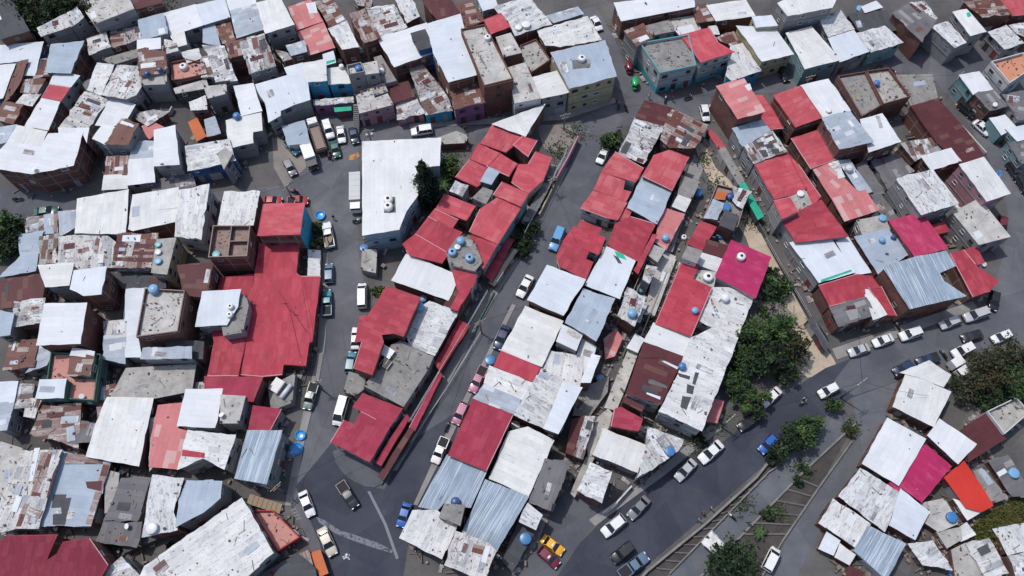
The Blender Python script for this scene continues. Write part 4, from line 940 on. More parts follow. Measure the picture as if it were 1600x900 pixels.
sheet('road','wide dark main road across the lower right','dark',[(830,960),(905,850),(985,770),(1060,715),(1130,690),(1200,632),(1290,575),(1410,530),(1560,470),(1580,400),(1640,380),(1640,520),(1480,562),(1420,590),(1330,622),(1250,680),(1010,885),(960,960)],0.008)
sheet('road','dusty upper stretch of the main road','mid',[(1335,618),(1300,600),(1330,560),(1410,530),(1560,470),(1580,400),(1640,380),(1640,520),(1480,562),(1420,590)],0.014)
sheet('road','narrow street curving up the right side','road',[(1545,470),(1568,400),(1575,330),(1545,250),(1500,170),(1455,120),(1380,110),(1300,140),(1100,150),(1100,130),(1220,115),(1440,85),(1500,110),(1545,180),(1600,260),(1650,340),(1640,440)],0.018)
sheet('road','side street beside the lower right block','path',[(1330,622),(1420,590),(1395,640),(1250,890),(1230,960),(1160,960),(1280,760),(1345,680)],0.012)
sheet('road','street at the top between the tall houses','road',[(890,20),(930,10),(960,60),(975,100),(1030,150),(1000,165),(955,130),(945,80)],0.008)
sheet('road','narrow concrete alley at the left edge','mid',[(-30,290),(60,300),(130,318),(230,325),(330,305),(330,335),(230,345),(110,342),(-30,352)],0.008)
sheet('road','shaded street end at the top right','mid',[(1380,60),(1420,70),(1450,85),(1500,80),(1560,70),(1640,90),(1640,130),(1550,140),(1500,130),(1440,110),(1380,100)],0.016)
sheet('path','tan dirt path between the third block and the right block','dirt',[(1085,228),(1100,222),(1118,262),(1150,290),(1175,330),(1200,375),(1235,450),(1268,510),(1302,560),(1312,580),(1262,590),(1235,565),(1225,470),(1190,440),(1165,370),(1120,300),(1098,262)],0.006)
sheet('ground','dusty tan corner of the parking lot','lot',[(425,215),(482,228),(478,262),(445,292),(428,262)],0.007)
sheet('ground','broken ground of the empty lot below the grey zinc roof','lot',[(838,195),(890,195),(905,212),(880,240),(850,232)],0.007)
sheet('ground','cracked concrete pad behind the big trees','lot',[(1180,465),(1215,468),(1248,498),(1238,512),(1190,500)],0.009)
sheet('ground','dry grassy bank in the lower right corner','grass',[(1505,830),(1545,798),(1600,770),(1640,770),(1640,815),(1570,835),(1530,850)],0.02)
sheet('ground','alley floor between the second and third block','pave',[(1085,240),(1100,262),(980,520),(880,740),(840,850),(815,880),(870,740),(960,560)],0.006)
sheet('ground','dark earth trench beside the main road','earth',[(1245,690),(1200,740),(1045,897),(1010,960),(965,960),(1010,893),(1180,748)],0.016)
sheet('path','lower grey walkway between the two trenches','path',[(1300,645),(1338,660),(1255,737),(1150,845),(1070,925),(1010,960),(1045,897),(1200,737)],0.016)
sheet('ground','dark earth trench beside the side street','earth',[(1336,662),(1282,757),(1222,845),(1165,945),(1080,945),(1150,845),(1255,737)],0.02)
sheet('ground','oily open ground at the lower alley mouth by the yellow taxi','mid',[(800,960),(838,850),(905,735),(938,800),(925,820),(880,880),(840,960)],0.01)
# raised pavement with kerb
def pavement(label,px,h=0.13,mat='pave',name='pavement'):
    OPEN.append(px)
    m=MB(); pts=[at(x,y,h) for x,y in px]
    if area([p[:2] for p in pts])<0: pts=pts[::-1]
    m.face(pts)
    for i in range(len(pts)):
        a,b=pts[i],pts[(i+1)%len(pts)]; m.face([(a.x,a.y,0),(b.x,b.y,0),b,a])
    return tag(m.build(name,GM_[mat]),label,'pavement',None,'structure')
pavement('rounded corner pavement in front of the last red house',[(520,705),(524,722),(532,734),(543,746),(556,754),(570,760),(585,762),(594,757),(602,748),(640,690),(636,680),(560,690)],0.13,'mid')
pavement('pavement along the left street below the big red hall',[(505,395),(512,395),(512,480),(508,540),(497,600),(478,680),(455,790),(445,790),(470,660),(495,560)])
pavement('pavement on the main road below the third block',[(1120,655),(1130,668),(1035,745),(1000,770),(930,822),(920,812),(1010,750)],0.13)
pavement('pavement along the right block on the main road',[(1300,545),(1520,470),(1528,482),(1308,562)],0.13)
pavement('narrow pavement of the second block on the climbing street',[(800,475),(806,477),(745,600),(690,715),(652,790),(646,788),(690,690)],0.12)
pavement('pavement along the right side of the red-roofed block',[(880,262),(888,262),(830,380),(770,470),(700,600),(620,735),(612,735),(690,590),(760,460),(820,370)],0.14)
pavement('pavement under the top street houses',[(640,200),(640,193),(860,178),(960,152),(963,160),(880,187)],0.12)
# paint
def paint(label,px,mat,z=0.022):
    m=MB(); pts=[at(x,y,z) for x,y in px]
    if area([p[:2] for p in pts])<0: pts=pts[::-1]
    m.face(pts); return tag(m.build('road_marking',mat),label,'marking',None,'structure')
def worn_paint(name,c,keep):
    t=NT(name,0.9,0.1); tc=t.n('TexCoord'); f=t.noise(tc.outputs['Object'],1.6,8,0.75)
    tr=t.n('BsdfTransparent'); mx=t.n('MixShader'); t.col(c); a=t.ramp(f,keep,keep+0.08)
    t.l(a,mx.inputs[0]); t.l(t.b.outputs[0],mx.inputs[1]); t.l(tr.outputs[0],mx.inputs[2]); t.l(mx.outputs[0],t.t.nodes['Material Output'].inputs[0]); return t.m
PW=worn_paint('worn_white_paint',(0.19,0.195,0.215),0.62); PO=worn_paint('worn_orange_paint',(0.45,0.22,0.08),0.52); SP=worn_paint('white_spill',(0.17,0.175,0.195),0.52)
paint('long worn white line crossing the junction',[(574,768),(578,767),(604,818),(623,872),(619,874),(600,820)],PW)
paint('white powdery spill trailing across the junction',[(494,808),(506,812),(530,828),(555,836),(590,848),(614,860),(612,864),(584,856),(550,844),(524,834),(498,816)],SP)
paint('faded orange arrow on the asphalt of the parking lot',[(546,243),(560,238),(562,244),(550,250),(545,250)],PO)
for i in range(4): paint('faded step stripes by the pink courtyard',[(454+i*2.7,797+i*4.5),(462+i*2.7,794+i*4.5),(463+i*2.7,796+i*4.5),(455+i*2.7,799+i*4.5)],PW)
paint('worn white line on the side street',[(1240,757),(1243,757),(1262,722),(1259,722)],PW)
def disc(x,y,r,label):
    m=MB(); c=at(x,y,.026); m.face([(c.x+r*math.cos(6.2832*i/16),c.y+r*math.sin(6.2832*i/16),c.z) for i in range(16)]); tag(m.build('manhole_cover',MH),label,'manhole cover')
MH=simple('cast_iron',(0.045,0.043,0.043),.6,.3)
for x,y,lb in((540,560,'manhole cover on the left street beside the turquoise car'),(600,800,'manhole cover in the middle of the lower junction'),(795,482,'manhole cover on the climbing street above the dark blue sedan'),(1080,770,'manhole cover on the main road by the silver sedan'),(1260,630,'manhole cover on the main road above the white hatchback'),(930,190,'manhole cover on the top street')): disc(x,y,.36,lb)
BEAM=slab('beam_concrete',(0.13,0.127,0.125),0.4)
# low walls, kerbs and beams
def low_wall(name,label,px,h,w,mat,cat='wall'):
    m=MB(); u=0
    for i in range(len(px)-1):
        a=at(*px[i]); b=at(*px[i+1]); d=b-a; c=(a+b)/2
        m.box((c.x,c.y,h/2),(d.length+w*0.6*(i%2)-0.004*i,w-0.004*i,h-0.003*i),math.atan2(d.y,d.x))
    return tag(m.build(name,mat),label,cat)
CONC=slab('wall_concrete',(0.215,0.21,0.20),0.4)
low_wall('guard_wall','long low guard wall between the main road and the first trench',[(1242,668),(1180,747),(1100,820),(1010,893),(985,920)],0.8,0.35,CONC)
low_wall('retaining_wall','thin kerb wall between the first trench and the lower walkway',[(1215,728),(1200,738),(1120,820),(1045,897)],0.45,0.22,CONC)
low_wall('retaining_wall','rough kerb wall between the lower walkway and the second trench',[(1336,662),(1255,737),(1150,845),(1090,905)],0.35,0.3,CONC)
low_wall('retaining_wall','kerb wall along the left edge of the side street',[(1330,690),(1282,757),(1222,845),(1190,900)],0.4,0.25,CONC)
for k in range(12):
    f=(k+0.5)/12; a=(1190-172*f,748+146*f); b=(1204-158*f,738+160*f)
    low_wall('trench_beam','concrete cross beam over the first trench, one of a regular row',[a,b],0.3,0.22,BEAM,'beam')['group']='cross beams of the first trench'
for k in range(6):
    f=(k+0.3)/6; a=(1250-100*f,742+105*f); b=(1282-62*f,757+88*f)
    low_wall('trench_beam','long concrete beam across the second trench, one of a row',[a,b],0.25,0.25,BEAM,'beam')['group']='cross beams of the second trench'
low_wall('garden_wall','pink painted wall standing at the upper end of the climbing street',[(902,222),(886,255),(868,287)],2.0,0.25,WALL['p'])
low_wall('garden_wall','ochre wall with a drain, below the pink wall on the climbing street',[(866,292),(842,340)],1.3,0.25,WALL['y'])
low_wall('kerb_wall','green painted low wall beside the climbing street',[(772,458),(752,496),(736,530)],0.6,0.25,WALL['n'])
low_wall('kerb_wall','green edged kerb around the crimson awning at the corner',[(642,695),(620,725),(596,757)],0.45,0.2,WALL['n'])
low_wall('kerb_wall','yellow kerb beside the black car on the curving street',[(1492,163),(1516,187)],0.2,0.2,WALL['y'])
low_wall('kerb_wall','pale kerb edging the long maroon roof on the curving street',[(1500,199),(1521,222),(1538,241)],0.7,0.2,WALL['w'])
low_wall('drain_wall','dark curved drain wall above the huge white hall roof',[(200,862),(240,845),(280,828),(322,805),(350,785)],1.6,0.9,WALL['d'])
low_wall('yard_wall','pale wall of the walled yard near the yellow taxi',[(941,803),(962,787),(985,762)],1.3,0.25,WALL['w'])
low_wall('alley_wall','grey wall along the left side of the alley',[(1072,270),(1020,400),(975,500)],1.6,0.2,WALL['g'])
low_wall('alley_wall','grey wall along the right side of the alley below the third block',[(1040,430),(1000,530),(960,620)],1.4,0.2,WALL['g'])
low_wall('alley_wall','dark wall at the foot of the right block',[(1108,210),(1140,275),(1190,365),(1245,465),(1290,530)],1.1,0.2,WALL['d'])
low_wall('courtyard_wall','curved whitish wall around the faded pink courtyard roof',[(212,178),(235,183),(268,180),(272,172)],1.2,0.2,WALL['w'])
# ------------------------------------------------------------ read the survey of houses
HOUSES=[]
def xf(mode,x,y):
    return (x,y) if mode is None else (mode[0]*320+x/4, mode[1]*225+y/4)
mode=None
for ln in HOUSE_DATA.strip().splitlines():
    ln=ln.strip()
    if not ln: continue
    if ln.startswith('T '): a=ln.split(); mode=(int(a[1]),int(a[2])); continue
    if ln=='P': mode=None; continue
    if ln[0]=='=':
        a,b=ln[1:].split(';')[:2]; HOUSES[-1]['sheets'][-1].setdefault('patches',[]).append((a.strip(),[xf(mode,*map(float,q.split(','))) for q in b.split()])); continue
    fs=[s.strip() for s in ln.split(';')]; hd=fs[0].split(); sub=hd[0]=='+'
    if sub: hd=hd[1:]
    pts=[xf(mode,*map(float,p.split(','))) for p in fs[1].split()]
    pw=[(at(x,y,4).x,at(x,y,4).y) for x,y in pts]
    if area(pw)<0: pts=pts[::-1]
    if hd[1] not in('C','b') and abs(area(pts))>250:         # eaves overlap the neighbours a little
        q=inset([(x,-y) for x,y in pts],-1.1); pts=[(a.x,-a.y) for a in q]
    sh=dict(mat=hd[1],wall=hd[2],floor=hd[3] if len(hd)>3 else None,px=pts)
    if sub: sh['h']=HOUSES[-1]['sheets'][0]['h']+float(hd[0]); HOUSES[-1]['sheets'].append(sh)
    else: sh['h']=float(hd[0]); HOUSES.append(dict(label=fs[2],sheets=[sh]))
SHEETS=[]
for hi,H in enumerate(HOUSES):
    for s in H['sheets']: s['house']=hi; SHEETS.append(s)
# keep taller bodies from swallowing the roofs in front of them: relax neighbouring heights
def samples(px):
    xs=[p[0] for p in px]; ys=[p[1] for p in px]; out=[]
    for i in range(6):
        for j in range(6):
            q=(min(xs)+(i+.5)/6*(max(xs)-min(xs)),min(ys)+(j+.5)/6*(max(ys)-min(ys)))
            if inpoly(q,px): out.append(q)
    return out
for s in SHEETS:
    s['smp']=samples(s['px']); xs=[p[0] for p in s['px']]; ys=[p[1] for p in s['px']]
    s['bb']=(min(xs),max(xs),min(ys),max(ys)); 
    low=s['bb'][0]>1255 and s['bb'][2]>555      # the lower right block is built low
    if low: s['h']=max(1.3,s['h']*.62)
    s['h0']=s['h']; s['cap']=.3 if low else 2.4
def roof_at(x,y):                         # roof height seen at a photo position
    best=None
    for s in SHEETS:
        b=s['bb']
        if b[0]<=x<=b[1] and b[2]<=y<=b[3] and inpoly((x,y),s['px']):
            if best is None or s['h']>best['h']: best=s
    return best
near=[]
for i,a in enumerate(SHEETS):
    for b in SHEETS:
        if a is b or a['house']==b['house']: continue
        A,B=a['bb'],b['bb']
        if A[0]<B[1]+45 and B[0]<A[1]+45 and A[2]<B[3]+45 and B[2]<A[3]+45: near.append((a,b))
for it in range(30):
    fp={id(s):[at(x,y,s['h'])[:2] for x,y in s['px']] for s in SHEETS}
    bad=0
    for a,b in near:
        if a['h']<=b['h']+0.12 or not b['smp']: continue
        f=fp[id(a)]; n=sum(inpoly(at(x,y,b['h'])[:2],f) for x,y in b['smp'])
        m=sum(inpoly(q,a['px']) for q in b['smp'])       # already covered in the photograph itself
        if (n-m)/len(b['smp'])>0.08:
            bad+=1; d=min(0.25,(a['h']-b['h'])*0.3)
            a['h']-=d*0.6; b['h']+=d*0.4
    if not bad: break
# walls must reach down to the next roof: let a house rise while the strip below its eaves is still an open gap
CARPX=[tuple(map(float,l.split(';')[0].split())) for l in CAR_DATA.strip().splitlines()]
CARPX=[((a[0]+a[2])/2,(a[1]+a[3])/2) for a in CARPX]
def isroad(x,y): return any(inpoly((x,y),r) for r in ROADS)
N=(800,450+F/math.tan(R(90-TILT)))
def topx(p):
    q=Vector((p[0],p[1],-CAM_H)); xc=q.x; yc=q.y*ct+q.z*st; zc=-q.y*st+q.z*ct
    return (800+F*xc/-zc,450-F*yc/-zc)
nb={}
for a,b in near: nb.setdefault(id(a),[]).append(b)
for rnd in range(16):
    moved=0
    for s in sorted(SHEETS,key=lambda s:-s['h']):
        if s['h']>s['h0']+s['cap'] or s['h']<2.3 or len(HOUSES[s['house']]['sheets'])>1: continue
        px=s['px']; gap=tot=0; ov=False
        f=[at(x,y,s['h'])[:2] for x,y in px]
        for i in range(len(px)):
            a,b=px[i],px[(i+1)%len(px)]; L=math.hypot(b[0]-a[0],b[1]-a[1])
            if L<6: continue
            nx,ny=-(b[1]-a[1])/L,(b[0]-a[0])/L
            for t in(.25,.5,.75):
                m=(a[0]+(b[0]-a[0])*t,a[1]+(b[1]-a[1])*t)
                if inpoly((m[0]+nx*2,m[1]+ny*2),px): nx2,ny2=-nx,-ny
                else: nx2,ny2=nx,ny
                if nx2*(N[0]-m[0])+ny2*(N[1]-m[1])<=0: continue
                tot+=1; g=topx(at(m[0],m[1],s['h'])[:2]); d=math.hypot(g[0]-m[0],g[1]-m[1])+.01
                # photo point just past the foot of the wall at a typical neighbour height
                k=0.5; q=(m[0]+(g[0]-m[0])*k+(g[0]-m[0])/d*2,m[1]+(g[1]-m[1])*k+(g[1]-m[1])/d*2)
                q2=(g[0]+(g[0]-m[0])/d*3,g[1]+(g[1]-m[1])/d*3)
                if isroad(*q2) or isroad(*q): ov=True
                elif roof_at(*q) is None or roof_at(*q) is s: gap+=1
        if ov or tot==0 or gap/tot<0.4: continue
        h2=s['h']+.2; f2=[at(x,y,h2)[:2] for x,y in px]
        if any(inpoly(at(c[0],c[1],0)[:2],f2) for c in CARPX): continue
        okk=True
        for b in nb.get(id(s),[]):
            if b['h']>=h2 or not b['smp']: continue
            n=sum(inpoly(at(x,y,b['h'])[:2],f2) for x,y in b['smp']); m_=sum(inpoly(q,px) for q in b['smp'])
            if (n-m_)/len(b['smp'])>0.07: okk=False; break
        if okk: s['h']=h2; moved+=1
    if not moved: break
print('grown',sum(s['h']>s['h0']+.5 for s in SHEETS),'of',len(SHEETS))
print('height relax left',bad,'moved',sorted([(round(s['h']-s['h0'],1),HOUSES[s['house']]['label'][:40]) for s in SHEETS if abs(s['h']-s['h0'])>1.2])[:40])
for i,s in enumerate(SHEETS):
    s['h']=max(0.9,s['h'])+((i*37)%23)*0.006
    s['foot']=[at(x,y,s['h'])[:2] for x,y in s['px']]
    fx=[p[0] for p in s['foot']]; fy=[p[1] for p in s['foot']]; s['fbb']=(min(fx),max(fx),min(fy),max(fy))
def solid_at(x,y,z,skip=None):
    for s in SHEETS:
        if s is skip: continue
        b=s['fbb']
        if b[0]<=x<=b[1] and b[2]<=y<=b[3] and s['h']>z and inpoly((x,y),s['foot']): return True
    return False


# ------------------------------------------------------------ shared window and door meshes
def make_win(w,h):
    f=MB(); t=0.07
    for sx in(-1,1): f.box((sx*(w/2),0.03,0),(t,0.07,h+t))
    f.box((0,0.03,h/2),(w-t,0.07,t)); f.box((0,0.05,-h/2),(w+0.2,0.14,t))
    for k in(-1,0,1): f.box((k*w/4,0.045,0),(0.02,0.02,h-t))
    p=MB(); p.box((0,0.012,0),(w-t,0.02,h-t))
    return f,p
WINM={}
for key,(w,h) in {'a':(0.75,0.7),'b':(1.05,0.75),'c':(0.55,0.55)}.items():
    f,p=make_win(w,h); fm=f.mesh('window',M['frame']); pm=p.mesh('pane',M['pane'])
    fd=fm.copy(); fd.materials[0]=M['frame_dark']; fw=fm.copy(); fw.materials[0]=M['frame_white']
    WINM[key]=([fm,fd,fw],pm)
def make_door(w,h):
    d=MB(); t=0.08
    d.box((-w/2,0.03,h/2),(t,0.09,h)); d.box((w/2,0.03,h/2),(t,0.09,h)); d.box((0,0.03,h+t/2),(w+t,0.09,t))
    d.box((0,0.015,h/2),(w-t,0.04,h)); return d
DM=[make_door(0.85,1.85).mesh('door',m) for m in(M['door_dark'],M['door_red'],M['frame'])]
GM=make_door(2.0,1.9).mesh('garage_door',M['steel'])

def add_windows(root,base,pts,h,s,rng,wallc):
    n=len(pts); cnt=0
    ns=max(1,round(h/2.15))
    for i in range(n):
        a=Vector(pts[i]); b=Vector(pts[(i+1)%n]); d=b-a; L=d.length
        if L<1.5: continue
        d/=L; nr=Vector((d.y,-d.x)); mid=(a+b)/2
        if nr.dot(-mid)<0.12*mid.length*0: continue
        if nr.dot(-mid)<=0: continue
        brickw=wallc in('b','i'); step=2.1 if not brickw else 2.9
        k=max(1,int(L/step))
        for f in range(ns):
            z=h*(f+0.55)/ns
            for j in range(k):
                u=L*(j+0.5)/k+rng.uniform(-.15,.15); p=a+d*u; q=p+nr*0.45
                if rng.random()<(0.3 if not brickw else 0.55): continue
                if solid_at(q.x,q.y,z-0.5,s): continue
                rz=math.atan2(nr.y,nr.x)-math.pi/2
                if f==0 and rng.random()<0.55:
                    me=rng.choice(DM) if rng.random()<0.8 or L<4 else GM
                    if k*2.3>L and me is GM: me=DM[0]
                    o=bpy.data.objects.new(me.name.split('.')[0],me); o.location=(p.x-base.x,p.y-base.y,0); o.rotation_euler=(0,0,rz); link(o,root); cnt+=1
                else:
                    fm,pm=WINM[rng.choice('aabc')]
                    o=bpy.data.objects.new('window',rng.choice(fm)); o.location=(p.x-base.x,p.y-base.y,z); o.rotation_euler=(0,0,rz); link(o,root)
                    w=bpy.data.objects.new('pane',pm); link(w,o); cnt+=1
                if cnt>40: return

DEBRIS=[]   # (position, kind) for the rubble scattered over bare roofs
def kind_name(lb):
    if 'awning' in lb: return 'awning','awning'
    if 'canopy' in lb: return 'canopy','canopy'
    if 'carport' in lb: return 'carport','carport'
    if 'stall' in lb: return 'market_stall','stall'
    if 'shed' in lb or 'hut' in lb or 'lean-to' in lb or 'shack' in lb: return 'shed','shed'
    if 'porch' in lb: return 'porch','porch'
    if 'hall' in lb and 'red hall roof' not in lb[:14]: return ('hall','hall') if lb.startswith('huge') else ('house','house')
    if lb.startswith('courtyard') or 'yard slab' in lb or 'plot' in lb: return 'courtyard','courtyard'
    return 'house','house'
PATCHM=[ROOF['W'][0],ROOF['w'][0],ROOF['w'][1],ROOF['G'][1],ROOF['X'][0],ROOF['X'][1],ROOF['K'][0],ROOF['B'][0]]
def poly_uv(p,o,ang): 
    dx,dy=p[0]-o[0],p[1]-o[1]; c,s_=math.cos(ang),math.sin(ang); return (dx*c+dy*s_,-dx*s_+dy*c)
FLASH=[simple('flashing_pale',(0.50,0.33,0.34),.6,.2),simple('flashing_red',(0.30,0.035,0.05),.6,.2)]
M['rebar']=simple('rebar',(0.13,0.075,0.06),.8,.2); M['band']=simple('band',(0.22,0.215,0.21),.85,.1)
def build_house(hi,H):
    rng=random.Random(hi*7919+13)
    s0=H['sheets'][0]; c0=[sum(p[k] for p in s0['foot'])/len(s0['foot']) for k in(0,1)]
    base=Vector((c0[0],c0[1],0)); nm,cat=kind_name(H['label'])
    root=empty(nm,base,0,H['label'],cat,'houses of the hillside neighbourhood' if nm=='house' else None)
    for s in H['sheets']:
        h=s['h']; mat=s['mat']; ccx=sum(p[0] for p in s['foot'])/len(s['foot']); ccy=sum(p[1] for p in s['foot'])/len(s['foot'])
        ext=max(s['fbb'][1]-s['fbb'][0],s['fbb'][3]-s['fbb'][2])
        flat=mat in('C','c','b')
        g=0.0 if flat else min(math.tan(R(rng.uniform(1.5,5.0))),0.7/ext); ta=rng.uniform(0,6.28)
        # longest edge gives the direction of the sheets
        P0=s['foot']; el=max(range(len(P0)),key=lambda i:(Vector(P0[i])-Vector(P0[i-1])).length)
        d=Vector(P0[el])-Vector(P0[el-1]); ang=math.atan2(d.y,d.x)+(math.pi/2 if rng.random()<0.6 else 0)
        ta=ang+(0 if rng.random()<.5 else math.pi)
        gx,gy=g*math.cos(ta),g*math.sin(ta)
        top=[on_plane(x,y,h,gx,gy,ccx,ccy) for x,y in s['px']]
        th=0.16 if flat else 0.07
        mats=ROOF[mat]; rm=mats[rng.randrange(len(mats))]
        if s['floor']: rm=FLOOR[s['floor']]
        A=abs(area([p[:2] for p in top]))
        ov=0.0 if flat else (0.22 if A>14 else 0.1)
        body=inset([p[:2] for p in top],ov+0.012)
        if abs(area(body))<0.3*A: body=inset([p[:2] for p in top],0.02)
        wallm=WALL[s['wall']]
        # walls
        w=MB(); u=0
        for i in range(len(body)):
            a,b=body[i],body[(i+1)%len(body)]; L=(b-a).length
            za=h+gx*(a.x-ccx)+gy*(a.y-ccy)-th-0.004; zb=h+gx*(b.x-ccx)+gy*(b.y-ccy)-th-0.004
            if mat=='b': za=zb=h
            w.face([(a.x-base.x,a.y-base.y,0),(b.x-base.x,b.y-base.y,0),(b.x-base.x,b.y-base.y,zb),(a.x-base.x,a.y-base.y,za)],
                   [(u,0),(u+L,0),(u+L,zb),(u,za)])
            u+=L
        wallmesh=w.build('walls',wallm,root)
        if s['wall']=='i':
            b_=MB()
            for i in range(len(body)):
                a,c=body[i],body[(i+1)%len(body)]; dd=(c-a); 
                if dd.length<2: continue
                nn=Vector((dd.y,-dd.x)).normalized()
                if nn.x>0.8: b_.box((((a+c)/2+nn*0.03)-base.xy).to_3d()+Vector((0,0,h*0.5)),(dd.length,0.05,h*0.98),math.atan2(dd.y,dd.x))
            b_.build('painted_side',WALL['a'],root)
        # roof
        hh=h if mat!='b' else h-1.0
        r=MB(); tp=[Vector((p.x-base.x,p.y-base.y,p.z-(1.0 if mat=='b' else 0))) for p in top]
        if flat: tp=[Vector((q.x-base.x,q.y-base.y,hh)) for q in inset([p[:2] for p in top],0.03 if mat!='c' else -0.04)]
        if not flat and mat not in('N','O'):              # crooked eaves
            q=[]; am={'w':.10,'X':.11,'v':.07,'g':.09,'G':.06,'W':.045,'B':.07}.get(mat,.035)
            for i in range(len(tp)):
                a,b=tp[i],tp[(i+1)%len(tp)]; L=(b-a).length; q.append(a); k=int(L/1.1); nn=Vector((b.y-a.y,a.x-b.x,0)).normalized() if L>.01 else Vector((0,0,0))
                for t_ in range(1,k):
                    d_=nn*rng.gauss(0,am); m_=a.lerp(b,t_/k)+d_; m_.z+=gx*d_.x+gy*d_.y
                    if rng.random()<.5 and am>.05:      # one sheet sticks out further than the next: a step
                        m2=m_+(b-a)*(0.03/L); d2=nn*rng.gauss(0,am); m2+=d2; m2.z+=gx*d2.x+gy*d2.y; q+= [m_,m2]
                    else: q.append(m_)
            tp=q
        n=len(tp); uv=[poly_uv(p,(0,0),ang) for p in tp]
        r.face(tp,uv); r.face([p-Vector((0,0,th)) for p in tp][::-1],uv[::-1])
        for i in range(n):
            j=(i+1)%n; r.face([tp[i]-Vector((0,0,th)),tp[j]-Vector((0,0,th)),tp[j],tp[i]],[uv[i],uv[j],uv[j],uv[i]])
        roof=r.build('roof' if mat!='b' else 'floor_slab',rm,root)
        lp=[(p.x,p.y) for p in tp]
        if mat in('R','f','r','D') and A>9:                              # pale flashing along some edges
            for i in range(len(top)):
                a,b=top[i]-base,top[(i+1)%len(top)]-base; L=(b-a).length
                if L<2.5 or rng.random()<.45: continue
                d_=(b-a)/L; nn=Vector((-d_.y,d_.x,0)); w_=rng.uniform(.07,.12)
                fl=MB(); V4=[a+nn*.05,b+nn*.05,b+nn*(.05+w_),a+nn*(.05+w_)]; V4=[v+Vector((0,0,gx*0+.03)) for v in V4]
                for v in V4: v.z=h+gx*(v.x+base.x-ccx)+gy*(v.y+base.y-ccy)+.03
                fl.face(V4); fl.face([V4[0],V4[1],V4[1]-Vector((0,0,.06)),V4[0]-Vector((0,0,.06))][::-1]); fl.face([V4[3],V4[2],V4[2]-Vector((0,0,.06)),V4[3]-Vector((0,0,.06))]); fl.build('flashing',FLASH[rng.randrange(2)],roof)
        if (mat in('C','c') and s['wall'] in('b','g') and A>8 and h>1.7):
            for i in range(len(top)):
                if rng.random()<.45: continue
                rbm=MB()
                c_=Vector((body[i].x-base.x,body[i].y-base.y,h)); c_+=(Vector((ccx-base.x,ccy-base.y,h))-c_)*.04
                for k in range(4): 
                    q_=c_+Vector(((k%2)*.14,(k//2)*.14,0)); rbm.bar(q_,q_+Vector((rng.gauss(0,.1),rng.gauss(0,.1),rng.uniform(.6,1.3))),.02,4,cap=False)
                rbm.box((c_.x+.07,c_.y+.07,h+.13),(.28,.28,.26))
                rbm.build('rebar_stub',M['rebar'],root)
        if h>3.2 and s['wall']!='b' and A>10:             # floor bands on the rendered facades
            fb=MB(); ns=max(1,round(h/2.15))
            for i in range(len(body)):
                a,b=body[i]-base.xy,body[(i+1)%len(body)]-base.xy; L=(b-a).length
                if L<1.5: continue
                d_=(b-a)/L; nn=Vector((d_.y,-d_.x)); c_=(a+b)/2+nn*.03
                for f_ in range(1,ns): fb.box((c_.x,c_.y,h*f_/ns),(L-.01,.09,.10),math.atan2(d_.y,d_.x))
            if len(fb.bm.faces): fb.build('floor_band',M['band'],root)
        if mat in('C','b'):
            ph=rng.uniform(0.35,0.7) if mat=='C' else 0.0; t=0.16; o_=[Vector(p)-base.xy for p in [q.xy for q in top]]; i_=inset(o_,t)
            pr=MB(); z0=(h+0.004) if mat=='C' else h-1.0+0.004; z1=h+ph if mat=='C' else h
            for i in range(len(o_)):
                j=(i+1)%len(o_); L=(o_[j]-o_[i]).length
                V=lambda p,z:(p.x,p.y,z)
                pr.face([V(o_[i],z0),V(o_[j],z0),V(o_[j],z1),V(o_[i],z1)],[(0,z0),(L,z0),(L,z1),(0,z1)])
                pr.face([V(i_[j],z0),V(i_[i],z0),V(i_[i],z1),V(i_[j],z1)],[(0,z0),(L,z0),(L,z1),(0,z1)])
                pr.face([V(o_[i],z1),V(o_[j],z1),V(i_[j],z1),V(i_[i],z1)],[(0,0),(L,0),(L,.16),(0,.16)])
            pr.build('parapet',wallm,root)
            if mat=='b':
                pw=MB(); a,b=(i_[0]+i_[1])/2,(i_[2]+i_[3])/2; m=(a+b)/2; dd=b-a
                pw.box((m.x,m.y,h-0.51),(dd.length-.02,0.15,0.95),math.atan2(dd.y,dd.x))
                a2,b2=(i_[1]*.5+i_[2]*.5),m; dd=b2-a2; m2=(a2+b2)/2; pw.box((m2.x,m2.y,h-0.53),(dd.length-.2,0.15,0.9),math.atan2(dd.y,dd.x))
                pw.build('partition',BRICK,root)
        for pk,(pmat,pp) in enumerate(s.get('patches',[])):
            P_=[on_plane(x,y,h+.03+.012*pk,gx,gy,ccx,ccy)-base for x,y in pp]
            if area([v[:2] for v in P_])<0: P_=P_[::-1]
            pb=MB(); u_=[poly_uv(v,(0,0),ang) for v in P_]; pb.face(P_,u_); dn=Vector((0,0,.025))
            for i in range(len(P_)): j=(i+1)%len(P_); pb.face([P_[i]-dn,P_[j]-dn,P_[j],P_[i]],[u_[i],u_[j],u_[j],u_[i]])
            pb.build('roof_patch',ROOF[pmat][0],roof)
        # loose sheets laid over the roof
        npatch={'w':0.09,'v':0.02,'X':0.08,'G':0.012,'W':0.006,'B':0.04,'g':0.05,'c':0.02,'K':0.012,'P':0.006,'g2':0.0}.get(mat,0)*A
        npatch=min(14,int(npatch+rng.random()))
        xs=[p[0] for p in lp]; ys=[p[1] for p in lp]
        done=0; tries=0
